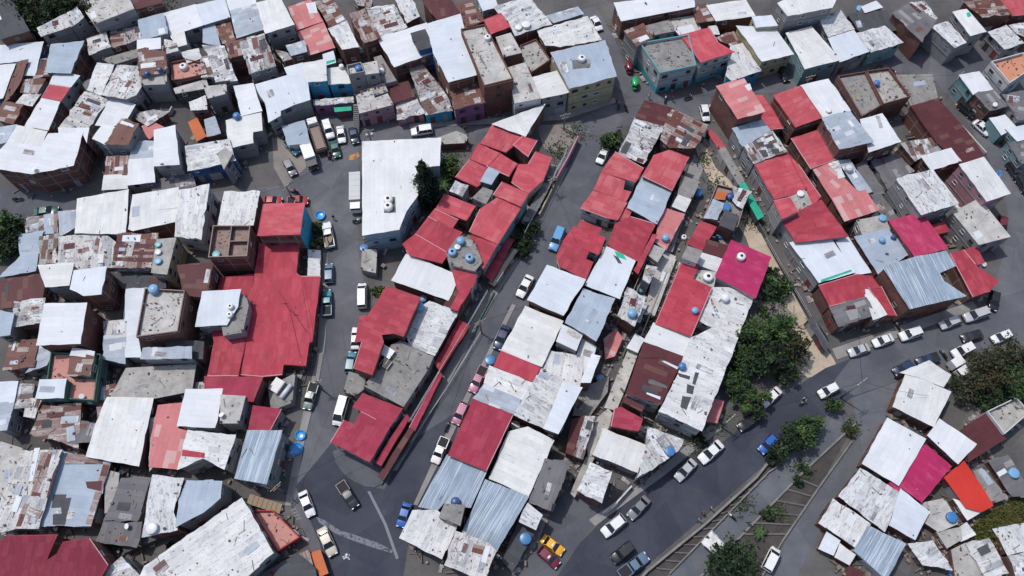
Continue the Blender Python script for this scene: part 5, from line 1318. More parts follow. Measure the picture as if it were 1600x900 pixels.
        while done<npatch and tries<60:
            tries+=1; x=rng.uniform(min(xs),max(xs)); y=rng.uniform(min(ys),max(ys)); pw,pl=rng.uniform(0.6,1.3),rng.uniform(1.2,2.8); aa=ang+rng.choice((0,0,math.pi/2))+rng.gauss(0,.06)
            ca,sa=math.cos(aa),math.sin(aa)
            if not all(inpoly((x+ca*i*pl/2-sa*j*pw/2,y+sa*i*pl/2+ca*j*pw/2),lp) for i in(-1,1) for j in(-1,1)): continue
            z=h+gx*(x+base.x-ccx)+gy*(y+base.y-ccy)
            pm=rng.choice(PATCHM[:4] if mat in('W','c','v','G') else PATCHM)
            nrm=Vector((-gx,-gy,1)).normalized(); Mx=Matrix(((ca,-sa,0),(sa,ca,0),(0,0,1))); q=Vector((0,0,1)).rotation_difference(nrm).to_matrix()
            pb=MB(); pb.box((0,0,0),(pl,pw,0.02)); o=pb.build('sheet_patch',pm,roof,(x,y,z+0.016+done*0.024)); o.rotation_euler=(q@Mx).to_euler(); done+=1
        # things for the rubble pass
        nd=int({'w':0.6,'v':0.18,'X':0.45,'c':0.45,'C':0.75,'b':0.8,'B':0.15,'g':0.3,'W':0.04,'G':0.06}.get(mat,0.02)*A*rng.uniform(.4,1.5))
        tries=0
        while nd>0 and tries<400:
            tries+=1; x=rng.uniform(min(xs),max(xs)); y=rng.uniform(min(ys),max(ys))
            if rng.random()<.6 and mat in('C','w','b'): x=(x+rng.choice(xs))/2; y=(y+rng.choice(ys))/2
            if inpoly((x,y),lp): DEBRIS.append((x+base.x,y+base.y,hh+gx*(x+base.x-ccx)+gy*(y+base.y-ccy),rng.random())); nd-=1
        s['plane']=(hh,gx,gy,ccx,ccy)
        if h>1.7: add_windows(root,base,[b for b in body],h,s,rng,s['wall'])
    return root
for hi,H in enumerate(HOUSES): build_house(hi,H)

def on_roof(x,y):
    s=roof_at(x,y)
    if s is None: return at(x,y,0.0)
    return on_plane(x,y,*s['plane'])
# ------------------------------------------------------------ rubble
rb=[MB() for _ in range(4)]; rr=random.Random(5)
for (x,y,z,k) in DEBRIS:
    q=0 if k<.35 else 1 if k<.6 else 2 if k<.82 else 3
    if q==2: sz=(rr.uniform(.5,1.6),rr.uniform(.04,.11),.05)
    elif q==3: sz=(rr.uniform(.15,.5),rr.uniform(.12,.35),rr.uniform(.05,.3))
    else: sz=(rr.uniform(.1,.28),rr.uniform(.08,.2),rr.uniform(.06,.16))
    rb[q].box((x,y,z+sz[2]/2+.012),sz,rr.uniform(0,3.14))
for q,(nm,m) in enumerate((('brick_rubble',simple('brick_bits',(0.22,0.09,0.06),.9,.1,.3)),('concrete_rubble',simple('concrete_bits',(0.34,0.32,0.30),.9,.1,.3)),('plank_litter',simple('plank_bits',(0.20,0.16,0.12),.9,.1,.4)),('scrap_litter',simple('scrap_bits',(0.11,0.11,0.12),.7,.3,.4)))):
    tag(rb[q].build(nm,m),('loose brick pieces','grey concrete lumps','old planks and battens','dark scrap and junk')[q]+' littering the shabby roofs','rubble',None,'stuff')

ys=[MB() for _ in range(4)]; cnt=0; rr=random.Random(77)
for _ in range(26000):
    if cnt>1700: break
    x,y=rr.uniform(0,1600),rr.uniform(0,900)
    if any(inpoly((x,y),r) for r in OPEN) or roof_at(x,y): continue
    g_=at(x,y,0)
    if solid_at(g_.x,g_.y,.3) or sum(solid_at(g_.x+a*1.3,g_.y+b*1.3,.8) for a,b in((1,0),(-1,0),(0,1),(0,-1)))<(2 if rr.random()<.8 else 1): continue
    q=rr.choice((0,0,1,1,2,3,3)); cnt+=1
    sz=((rr.uniform(.2,.8),rr.uniform(.2,.7),rr.uniform(.1,.6)),(rr.uniform(.6,2.2),rr.uniform(.05,.25),rr.uniform(.05,.3)),(rr.uniform(.6,1.5),rr.uniform(.4,.8),.04),(rr.uniform(.15,.5),rr.uniform(.15,.4),rr.uniform(.1,.3)))[q]
    ys[q].box((g_.x,g_.y,sz[2]/2+rr.uniform(.02,.3)),sz,rr.uniform(0,3.14))
for q,(nm,m,lb) in enumerate((('yard_rubble',simple('yard_block',(0.25,0.20,0.18),.9,.1,.35),'broken blocks and boxes lying in the gaps between houses'),('plank_litter',simple('yard_plank',(0.19,0.16,0.13),.9,.1,.4),'planks lying in the gaps between houses'),('scrap_litter',ROOF['w'][1],'old roofing sheets lying in the gaps between houses'),('stone_rubble',simple('yard_stone',(0.30,0.29,0.28),.9,.1,.3),'stones and concrete pieces lying in the gaps between houses'))):
    tag(ys[q].build(nm,m),lb,'litter',None,'stuff')
# ------------------------------------------------------------ cars
PAINT={}
def carpaint(c):
    if c not in PAINT:
        rgb={'white':(0.70,0.70,0.70),'silver':(0.42,0.43,0.44),'grey':(0.17,0.175,0.18),'black':(0.014,0.015,0.017),'navy':(0.02,0.035,0.085),'blue':(0.02,0.10,0.38),
         'red':(0.38,0.02,0.03),'maroon':(0.16,0.012,0.03),'teal':(0.05,0.20,0.25),'green':(0.02,0.11,0.09),'yellow':(0.75,0.36,0.015),'beige':(0.52,0.47,0.37),'pink':(0.40,0.15,0.24),
         'steelblue':(0.10,0.16,0.23),'greengrey':(0.13,0.19,0.17),'brown':(0.15,0.095,0.075),'lightblue':(0.10,0.28,0.52),'brightgreen':(0.01,0.33,0.10),'trimwhite':(0.70,0.70,0.70)}[c]
        t=NT('car_paint_'+c,0.32,0.5); t.b.inputs['Coat Weight'].default_value=0.6; t.b.inputs['Coat Roughness'].default_value=0.08
        tc=t.n('TexCoord'); f=t.noise(tc.outputs['Object'],1.2,5); t.col(t.mix(f,tuple(x*0.88 for x in rgb),tuple(min(.8,x*1.08) for x in rgb))); PAINT[c]=t.m
    return PAINT[c]
# profile stations: (x, half width, z bottom, z top) nose at +x
KIND={
 'sedan':dict(L=4.35,st=[(-2.17,.62,.42,.80),(-2.05,.78,.28,.93),(-1.4,.84,.22,.96),(-.6,.86,.2,.95),(.5,.86,.2,.93),(1.15,.84,.2,.90),(1.85,.80,.26,.80),(2.12,.66,.34,.66)],cab=(-1.55,-.95,.28,1.0,.94,1.42)),
 'hatch':dict(L=3.85,st=[(-1.92,.62,.42,.85),(-1.82,.78,.28,.96),(-1.2,.83,.22,.97),(-.4,.84,.2,.96),(.5,.84,.2,.94),(1.0,.82,.2,.91),(1.6,.78,.26,.82),(1.88,.64,.34,.68)],cab=(-1.84,-1.45,.3,.95,.94,1.45)),
 'suv':dict(L=4.5,st=[(-2.25,.74,.48,1.0),(-2.15,.86,.36,1.1),(-1.4,.9,.3,1.1),(0,.91,.3,1.1),(.8,.9,.3,1.08),(1.2,.89,.3,1.05),(2.0,.86,.36,.98),(2.25,.74,.42,.85)],cab=(-2.18,-2.0,.45,1.05,1.08,1.78)),
 'van':dict(L=4.8,st=[(-2.4,.78,.42,1.1),(-2.3,.86,.32,1.2),(0,.88,.3,1.2),(1.2,.88,.3,1.15),(1.9,.85,.34,1.0),(2.38,.74,.42,.82)],cab=(-2.34,-2.2,.9,1.75,1.18,1.95)),
 'pickup':dict(L=5.0,st=[(-2.5,.80,.45,.95),(-2.4,.86,.36,1.0),(-.6,.88,.32,1.0),(.4,.88,.32,1.0),(1.1,.87,.32,.98),(2.2,.84,.38,.90),(2.48,.72,.45,.78)],cab=(-.55,-.35,.65,1.25,.99,1.65)),
}
WH={}
def car_meshes(kind,color):
    K=KIND[kind]; m=MB(); st=K['st']; rings=[]
    for x,w,zb,zt in st:
        rings.append([Vector((x,-w*.9,zb)),Vector((x,-w,(zb+zt)*.5)),Vector((x,-w*.93,zt-.05)),Vector((x,-w*.72,zt)),Vector((x,w*.72,zt)),Vector((x,w*.93,zt-.05)),Vector((x,w,(zb+zt)*.5)),Vector((x,w*.9,zb))])
    for a,b in zip(rings,rings[1:]):
        for i in range(7): m.face([a[i],a[i+1],b[i+1],b[i]][::-1],None,0,True)
        m.face([a[7],a[0],b[0],b[7]][::-1],None,1)
    m.face(rings[0],None,0); m.face(rings[-1][::-1],None,0)
    # dark wheel arches and bumpers
    out={}
    x0,x1,x2,x3,zb,zt=K['cab']; wb=.86*st[3][1]/.86*.93; wt=wb*.80
    if kind=='pickup':
        m.box((-1.55,0,1.004),(1.65,1.38,.03),0,1)
        for sy in(-1,1): m.box((-1.5,sy*.80,1.03),(1.85,.10,.10),0,0)
        m.box((-2.42,0,1.03),(.10,1.6,.10),0,0)
    out['body']=m.mesh('body',[carpaint(color),M['dark']])
    # cabin: b = base ring, t = roof ring
    B=[Vector((x0,-wb,zb)),Vector((x3,-wb,zb)),Vector((x3,wb,zb)),Vector((x0,wb,zb))]
    T=[Vector((x1,-wt,zt)),Vector((x2,-wt,zt)),Vector((x2,wt,zt)),Vector((x1,wt,zt))]
    r=MB(); rise=.04; c=Vector(((x1+x2)/2,0,zt+rise))
    for i in range(4): r.face([T[i],T[(i+1)%4],c],None,0,True)
    for i in range(4):    # pillars
        n=B[i]; t=T[i]; q=Vector(((x0+x3)/2,0,0)); 
        r.bar(n,t,.045,5)
    for i in range(4): r.bar(T[i],T[(i+1)%4],.035,5)
    if kind in('sedan','hatch','suv','van'):
        for sy in(-1,1):
            for fx in((.5,) if kind!='suv' else(.33,.66)): r.bar(Vector((x0+(x3-x0)*fx,sy*wb,zb)),Vector((x1+(x2-x1)*fx,sy*wt,zt)),.035,4)
    out['roof']=r.mesh('roof',carpaint('trimwhite' if color.endswith('+') else color))
    for nm,i in(('side_window',0),('windshield',1),('side_window',2),('rear_window',3)):
        g=MB(); j=(i+1)%4; k=.02; cc=(B[i]+B[j]+T[i]+T[j])/4; g.face([cc+(p-cc)*.97 for p in(B[i],B[j],T[j],T[i])]); out[nm+str(i)]=g.mesh(nm,M['carglass'])
    hw=st[-2][1]
    h=MB(); h.box((st[-1][0]-.06,0,.66 if kind in('sedan','hatch') else .78),(.14,.34,.14)); out['headlight']=h.mesh('headlight',M['lamp'])
    h=MB(); h.box((st[0][0]+.05,0,.78 if kind in('sedan','hatch') else .9),(.10,.26,.18)); out['taillight']=h.mesh('taillight',M['tail'])
    h=MB(); h.box((0,0,0),(.12,1.5,.16)); out['bumper']=h.mesh('bumper',M['dark'])
    return out
def wheel_mesh():
    m=MB(); n=14
    for (ra,rb_,ya,yb,mi) in((.31,.31,-.1,.1,0),(.31,.19,.1,.11,0),(.19,.02,.11,.085,1),(.31,.02,-.1,-.1,0)):
        for i in range(n):
            a,b=6.2832*i/n,6.2832*(i+1)/n
            P=lambda r,y,t:(r*math.cos(t),y,r*math.sin(t))
            m.face([P(ra,ya,a),P(ra,ya,b),P(rb_,yb,b),P(rb_,yb,a)],None,mi,True)
    return m.mesh('wheel',[M['rubber'],M['chrome']])
WHEEL=wheel_mesh(); CM={}
CARLOG=[]
def put(name,me,parent,loc=(0,0,0),rz=0):
    o=bpy.data.objects.new(name,me); o.location=loc; o.rotation_euler=(0,0,rz); return link(o,parent)
def car(x1,y1,x2,y2,kind,color,label,cargo=None,cat='car',group='vehicles parked along the streets'):
    a=at(x1,y1,.7); b=at(x2,y2,.7); d=b-a; c=(a+b)/2; L=min(5.1,max(3.7,d.length)); rz=math.atan2(d.y,d.x)
    nm={'sedan':'parked_car','hatch':'parked_car','suv':'parked_car','van':'parked_van','pickup':'pickup_truck'}[kind]
    root=empty(nm,(c.x,c.y,.012),rz,label,{'van':'van','pickup':'pickup'}.get(kind,'car'),group); s=L/KIND[kind]['L']
    if (kind,color) not in CM: CM[(kind,color)]=car_meshes(kind,color)
    me=CM[(kind,color)]; root.scale=(s,min(1.08,max(.95,s)),min(1.05,max(.95,s)))
    put('body',me['body'],root); put('roof',me['roof'],root)
    for k in('side_window0','windshield1','side_window2','rear_window3'): put(k[:-1],me[k],root)
    st=KIND[kind]['st']; hw=st[3][1]
    for sy in(-1,1):
        put('headlight',me['headlight'],root,(0,sy*.5,0)); put('taillight',me['taillight'],root,(0,sy*.58,0))
        for fx in(.30,-.30): put('wheel',WHEEL,root,(fx*KIND[kind]['L'],sy*(hw-.08),.31),0 if sy>0 else math.pi)
    put('bumper',me['bumper'],root,(st[-1][0]+.0,0,.42)); put('bumper',me['bumper'],root,(st[0][0]-.0,0,.45))
    if cargo:
        m=MB(); rg=random.Random(int(x1*7))
        for i in range(14): m.box((rg.uniform(-2.2,-.8),rg.uniform(-.6,.6),1.06+i*.02),(rg.uniform(.8,1.5),rg.uniform(.1,.3),.06),rg.gauss(0,.25))
        m.build('cargo',M['wood'],root)
    if 'taxi' in label:
        m=MB(); m.box((0,0,1.50),(.25,.5,.12)); m.build('roof_sign',M['lamp'],root)
    CARLOG.append((label,c.x,c.y)); return root
for l in CAR_DATA.strip().splitlines():
    f=[q.strip() for q in l.split(';')]; n=list(map(float,f[0].split())); car(*n,f[1],f[2],f[3],cargo=len(f)>4)
def truck(x1,y1,x2,y2,cabc,boxc,label,kind):
    a=at(x1,y1,1); b=at(x2,y2,1); d=b-a; c=(a+b)/2; L=min(7.5,d.length); rz=math.atan2(d.y,d.x)
    root=empty('truck',(c.x,c.y,.012),rz,label,'truck','vehicles parked along the streets'); h=L/2
    m=MB(); m.box((h-.75,0,1.0),(1.5,1.9,1.0)); m.box((h-.80,0,1.92),(1.3,1.75,.10)); m.box((h-1.42,0,1.65),(.1,1.8,.6)); m.build('cab',carpaint(cabc),root)
    g=MB(); 
    B=[(h-.02,-.92,1.5),(h-.02,.92,1.5),(h-.2,.84,1.87),(h-.2,-.84,1.87)]; g.face(B); g.build('windshield',M['carglass'],root)
    for sy in(-1,1): g=MB(); g.face([(h-.1,sy*.93,1.5),(h-1.35,sy*.93,1.5),(h-1.35,sy*.87,1.87),(h-.25,sy*.87,1.87)]); g.build('side_window',M['carglass'],root)
    m=MB(); bl=L-1.75; bc=-h+bl/2
    if kind=='box':
        m.box((bc,0,1.55),(bl,2.0,1.7)); 
        for i in range(5): m.box((-h+bl*(i+.5)/5,0,2.41),(.06,1.95,.03))
    else:
        m.box((bc,0,.95),(bl,2.0,.14))
        for sy in(-1,1):
            for k in range(3): m.box((bc,sy*.98,1.16+k*.28),(bl,.05,.16))
            for i in range(5): m.box((-h+bl*(i+.1)/4.2,sy*.94,1.4),(.07,.07,.9))
        m.box((-h+.03,0,1.35),(.05,1.95,.7)); m.box((bc+.1,0,1.25),(bl*.85,1.6,.4))
    m.build('cargo_bed' if kind!='box' else 'cargo_box',carpaint(boxc),root)
    m=MB(); m.box((0,0,.62),(L-.4,.9,.2)); m.build('chassis',M['dark'],root)
    for fx in(h-.9,-h+1.0):
        for sy in(-1,1): o=put('wheel',WHEEL,root,(fx,sy*.85,.42),0 if sy>0 else math.pi); o.scale=(1.35,1.3,1.35)
    for sy in(-1,1): m=MB(); m.box((h+.01,sy*.7,.85),(.05,.3,.2)); m.build('headlight',M['lamp'],root)
    return root
truck(504,238,487,187,'trimwhite','brown','white-cabbed truck with a long brown stake bed in the parking lot','stake')
truck(479,231,491,264,'black','white','dark-nosed truck with a white ribbed box at the foot of the parking lot','box')
truck(556,272,556,334,'trimwhite','silver','white truck with a grey dirty box beside the large L-shaped white roof','box')
truck(1486,563,1507,588,'trimwhite','white','small white box truck tucked behind the fan-shaped white roof','box')

# ------------------------------------------------------------ mopeds and three-wheelers
def moto(x,y,rz,color,label,rider=None):
    p=at(x,y,0); root=empty('motorcycle',(p.x,p.y,.012),rz,label,'motorcycle','motorcycles in the streets')
    for fx in(.62,-.62):
        m=MB(); n=12
        for i in range(n):
            a,b=6.2832*i/n,6.2832*(i+1)/n
            for (r0,r1,y0,y1) in((.3,.3,-.06,.06),(.3,.2,.06,.05),(.3,.2,-.06,-.05),(.2,.2,-.05,.05)):
                m.face([(r0*math.cos(a),y0,r0*math.sin(a)),(r0*math.cos(b),y0,r0*math.sin(b)),(r1*math.cos(b),y1,r1*math.sin(b)),(r1*math.cos(a),y1,r1*math.sin(a))])
        o=m.build('wheel',M['rubber'],root,(fx,0,.3))
    m=MB(); m.bar((.62,0,.3),(.42,0,.95),.04); m.bar((-.62,0,.3),(-.1,0,.55),.05); m.box((.02,0,.48),(.5,.24,.34)); m.bar((.42,0,.9),(-.3,0,.6),.05); m.build('frame',M['dark'],root)
    m=MB(); m.lathe([(.02,-.17),(.16,-.1),(.18,.04),(.1,.14),(.01,.16)],10); o=m.build('fuel_tank',carpaint(color),root,(.18,0,.82)); o.scale=(1.4,.8,.8)
    m=MB(); m.box((-.38,0,.82),(.75,.26,.1)); m.box((-.72,0,.76),(.2,.2,.14)); m.build('seat',M['rubber'],root)
    m=MB(); m.bar((.38,-.36,1.03),(.44,0,1.0),.025); m.bar((.44,0,1.0),(.38,.36,1.03),.025); m.lathe([(.02,-.08),(.1,-.05),(.1,.05),(.02,.08)],8,(.52,0,.88)); m.build('handlebar',M['steel'],root)
    return root
def tricycle(x1,y1,x2,y2,color,label):
    a=at(x1,y1,.7); b=at(x2,y2,.7); c=(a+b)/2; d=b-a
    root=empty('three_wheeler',(c.x,c.y,.012),math.atan2(d.y,d.x),label,'three-wheeler','three-wheelers by the top junction')
    m=MB(); m.lathe([(.2,0),(.95,.02),(1.0,.25),(.95,.55),(.6,.62)],4*4); o=m.build('body',carpaint(color),root,(0,0,.3)); o.scale=(1.3,.66,1)
    m=MB(); m.lathe([(1.0,0),(.97,.12),(.8,.24),(.4,.32),(.02,.34)],16); o=m.build('canopy',carpaint(color),root,(-.1,0,1.42)); o.scale=(1.15,.66,1)
    m=MB()
    for sx in(-.9,.75):
        for sy in(-.5,.5): m.bar((sx,sy,.8),(sx*.92,sy*.96,1.5),.035)
    m.build('pillars',M['dark'],root)
    m=MB(); m.face([(1.0,-.5,.85),(1.0,.5,.85),(.8,.45,1.45),(.8,-.45,1.45)]); m.build('windshield',M['carglass'],root)
    for (fx,fy) in((1.05,0),(-.75,.58),(-.75,-.58)): o=put('wheel',WHEEL,root,(fx,fy,.26)); o.scale=(.82,.7,.82)
    return root
tricycle(981,99,984,114,'maroon','dark red three-wheeler taxi beside the turquoise-based house at the top junction')
tricycle(992,124,992,139,'brightgreen','green three-wheeler taxi standing in the street at the top junction')

# ------------------------------------------------------------ people
def skin_mesh(joints,edges,radii,sub=1):
    me=bpy.data.meshes.new('t'); me.from_pydata(joints,edges,[]); o=bpy.data.objects.new('t',me); COL.objects.link(o)
    md=o.modifiers.new('s','SKIN'); 
    for v,r in zip(me.skin_vertices[0].data,radii): v.radius=(r if isinstance(r,tuple) else (r,r))
    me.skin_vertices[0].data[0].use_root=True
    md.use_smooth_shade=True; sb=o.modifiers.new('b','SUBSURF'); sb.levels=sub; sb.render_levels=sub
    dg=bpy.context.evaluated_depsgraph_get(); dg.update(); r=bpy.data.meshes.new_from_object(o.evaluated_get(dg)); bpy.data.objects.remove(o); return r
def body_joints(pose):
    if pose=='stand': leg=[((.10,0,.86),(.11,.03,.47),(.11,-.02,.08),(.11,.12,.04)),((-.10,0,.86),(-.11,.0,.47),(-.12,-.03,.08),(-.12,.11,.04))]; arm=[((.19,0,1.40),(.25,.0,1.13),(.26,.10,.90),(.26,.14,.82)),((-.19,0,1.40),(-.25,-.02,1.13),(-.25,.06,.89),(-.25,.09,.81))]; dz=0;ly=0
    elif pose=='walk': leg=[((.10,0,.86),(.10,.22,.50),(.10,.26,.10),(.10,.40,.05)),((-.10,0,.86),(-.10,-.08,.48),(-.10,-.34,.14),(-.10,-.26,.04))]; arm=[((.19,0,1.40),(.24,-.14,1.14),(.25,-.10,.92),(.25,-.08,.84)),((-.19,0,1.40),(-.24,.12,1.15),(-.24,.26,.96),(-.23,.32,.90))]; dz=0;ly=0
    else: leg=[((.10,0,.86),(.2,.40,.82),(.22,.28,.42),(.22,.40,.38)),((-.10,0,.86),(-.2,.40,.82),(-.22,.28,.42),(-.22,.40,.38))]; arm=[((.19,.06,1.38),(.30,.26,1.18),(.30,.50,1.10),(.31,.57,1.09)),((-.19,.06,1.38),(-.30,.26,1.18),(-.30,.50,1.10),(-.31,.57,1.09))]; dz=0;ly=.06
    J=[(0,0,.92),(0,ly*.4,1.12),(0,ly,1.34),(0,ly,1.47),(0,ly+.02,1.55),(0,ly+.03,1.64),(0,ly+.02,1.72)]
    E=[(0,1),(1,2),(2,3),(3,4),(4,5),(5,6)]; Rr=[(.16,.11),(.145,.10),(.17,.11),(.06,.06),(.075,.085),(.085,.105),(.05,.06)]
    for L in leg:
        b=len(J); J+=list(L); E+=[(0,b),(b,b+1),(b+1,b+2),(b+2,b+3)]; Rr+=[.095,.065,.045,.045]
    for A in arm:
        b=len(J); J+=list(A); E+=[(2,b),(b,b+1),(b+1,b+2),(b+2,b+3)]; Rr+=[.065,.045,.033,.04]
    return J,E,Rr
PM={}
def person(x,y,rz,pose,shirt,trousers,label,z0=0.012,at3=None):
    if pose not in PM: PM[pose]=skin_mesh(*body_joints(pose),sub=2)
    me=PM[pose].copy(); p=at3 if at3 is not None else at(x,y,0)
    me.materials.clear()
    for m in(M['skin'],simple('shirt_cloth',shirt,.85,.1),simple('trouser_cloth',trousers,.85,.1),M['hair']): me.materials.append(m)
    for f in me.polygons:
        c=f.center; z=c.z
        if z>1.64 or (z>1.56 and c.y<-.0): k=3
        elif z>1.44: k=0
        elif z>.93 and not(abs(c.x)>.22 and z<1.12 and pose!='ride'): k=1 if not(pose=='ride' and c.y>.36) else 0
        elif z>.93: k=0
        elif abs(c.x)>.215 and z>.76 and pose!='ride': k=0
        elif z<.09: k=3
        else: k=2
        f.material_index=k
    o=bpy.data.objects.new('person',me); o.location=(p.x,p.y,z0); o.rotation_euler=(0,0,rz); link(o)
    return tag(o,label,'person')
MOTO=[(1253,628,-2.3,'black','black motorcycle with a rider on the main road near the big trees',1),(461,302,2.9,'red','red and black motorcycle with a rider by the upper red house',1),(1400,512,1.9,'black','dark motorcycle parked at the wall of the right block on the main road',0),
 (449,842,1.2,'black','black motorcycle standing inside the pink-floored courtyard',0),(559,347,.3,'trimwhite','white moped beside the dirty box truck on the left street',0),(699,668,1.2,'black','black motorcycle behind the pink car on the climbing street',0),
 (966,168,1.4,'black','first motorcycle of the pair below the green three-wheeler',0),(977,170,1.8,'red','second motorcycle of the pair below the green three-wheeler, red tank',0),(1039,157,1.3,'trimwhite','pale motorcycle at the wall of the turquoise-based house',0),(1075,155,.4,'black','motorcycle alone below the three-storey crimson roofed house',0),
 (1141,807,2.4,'trimwhite','small bike lying on the lower walkway near the torn tarp',0),(1472,556,2.0,'black','dark motorcycle between the navy pickup and the small white box truck',0),(30,313,.2,'black','dark motorcycle on the alley at the left edge',0),(515,244,1.5,'black','motorcycle parked behind the green car in the parking lot',0),
 (895,752,1.4,'black','black motorcycle in the lower alley beside the walled yard',0)]
for x,y,rz,c,lb,rd in MOTO:
    mr=moto(x,y,rz,c,lb)
    if rd:
        q=mr.location+Vector((math.cos(rz)*-.3,math.sin(rz)*-.3,0)); person(0,0,rz-math.pi/2,'ride',(0.35,0.03,.05) if x<600 else (.5,.5,.52),(.03,.035,.06),'person in a red top riding the motorcycle by the upper red house' if x<600 else 'person in a pale top riding the black motorcycle on the main road',0.05,q)
PEOPLE=[(522,343,.3,'walk',(.03,.03,.035),(.03,.03,.05),'person in black crossing the left street by the pickup with the loaded bed'),(1110,796,2.2,'stand',(.6,.6,.6),(.05,.06,.1),'person in white by the guard wall, uppermost of three standing there'),
 (1097,803,1.2,'stand',(.35,.05,.10),(.04,.04,.05),'person in dark red by the guard wall, middle one of three'),(1091,814,-.5,'walk',(.5,.5,.52),(.05,.03,.04),'person in grey by the guard wall, lowest of three standing there'),
 (1168,819,1.0,'walk',(.03,.03,.035),(.02,.02,.03),'person in black on the lower walkway'),(1050,158,1.6,'stand',(.05,.05,.06),(.06,.06,.08),'person in black beside the pale motorcycle at the turquoise-based house'),
 (963,162,.4,'stand',(.45,.05,.06),(.05,.05,.08),'person in a red shirt among the motorcycles at the top junction'),(517,249,1,'stand',(.5,.06,.05),(.05,.05,.07),'person in a red shirt below the parked cars of the lot'),(509,242,2,'stand',(.04,.04,.05),(.04,.04,.05),'person in dark clothes behind the brown stake bed truck'),
 (727,205,.3,'walk',(.06,.06,.07),(.03,.03,.05),'person in dark clothes on the top street near the jeep'),(1014,155,.3,'walk',(.62,.62,.62),(.05,.05,.08),'person in a white shirt at the corner of the turquoise-based house')]
for a in PEOPLE: person(*a)

# ------------------------------------------------------------ water tanks
TM={}
def tank(x,y,r,c,label,shape='barrel',dz=None):
    s=roof_at(x,y+1); p=on_roof(x,y+1)
    if shape not in TM:
        b=MB(); l=MB()
        if shape=='barrel':
            b.lathe([(.9,0),(1.0,.08),(1.0,.5),(.97,.55),(1.0,.6),(1.0,1.15),(.93,1.35),(.70,1.5)],18); l.lathe([(.62,1.5),(.62,1.58),(.55,1.62),(.1,1.66)],14)
        elif shape=='drum':
            b.lathe([(.95,0),(1,.05),(1,.62),(.92,.66)],18); l.lathe([(1.04,.64),(1.06,.72),(.9,.78),(.2,.82)],18)
        else:
            b.lathe([(.95,0),(1.0,.1),(1.0,.9),(.96,1.0),(.75,1.14),(.5,1.2)],18); l.lathe([(.34,1.2),(.34,1.27),(.28,1.28)],14)
        TM[shape]=(b,l); TM[shape]=(b.mesh('body',M['whiteplastic']),l.mesh('lid',M['dark']))
    root=empty('water_tank',p,0,label,'water tank','water tanks on the roofs'); r*=.86; root.scale=(r,r,r)
    for nm,me,m in(('body',TM[shape][0],M[c]),('lid',TM[shape][1],M[c] if shape!='dome' else M['dark'])):
        k=(nm,shape,m.name)
        if k not in TM: q=me.copy(); q.materials[0]=m; TM[k]=q
        put(nm,TM[k],root)
    return root
for l in TANK_DATA.strip().splitlines():
    f=[q.strip() for q in l.split(';')]; n=f[0].split(); tank(float(n[0]),float(n[1]),float(n[2]),f[1],f[3],f[2])
# ------------------------------------------------------------ dishes
def dish(x,y,r,label,z=None):
    p=on_roof(x,y); root=empty('satellite_dish',p,random.Random(x).uniform(0,6),label,'satellite dish','satellite dishes on the roofs')
    m=MB(); m.bar((0,0,0),(0,0,.5),.03); m.bar((0,0,.5),(.25,0,.75),.02); m.build('mast',M['steel'],root)
    m=MB(); m.lathe([(.02,0),(.35,.03),(.7,.12),(1,.26)],16); o=m.build('reflector',M['whiteplastic'],root,(0,0,.55)); o.scale=(r,r,r); o.rotation_euler=(0,R(-25),0)
for x,y,lb in((56,266,'white dish on the corner eave of the large white corner house'),(252,264,'white dish below the tall pale grey roofed house over the alley'),(230,424,'white dish at the foot of the terrace with three tanks'),(496,495,'white dish on the right edge of the big red hall'),
 (1552,166,'white dish on the brown-grey roof beside the turquoise-walled house'),(1535,415,'white dish on the red corner roof at the bend'),(90,826,'white dish below the bluish sheet roof with black squares'),(192,739,'white dish above the dark grey streaked roof'),(201,823,'white dish on the lower dark grey streaked roof'),(130,621,'white dish on the green-walled house'),
 (178,877,'white dish right of the two deep red roofs'),(302,565,'white dish at the corner of the stained concrete yard roof'),(1105,108,'white dish on the front of the three-storey crimson roofed house'),(1228,195,'white dish right of the bright red roof behind the tall pink one'),(348,650,'white dish beside the red interior court under the raised white roof')): dish(x,y,.42,lb)

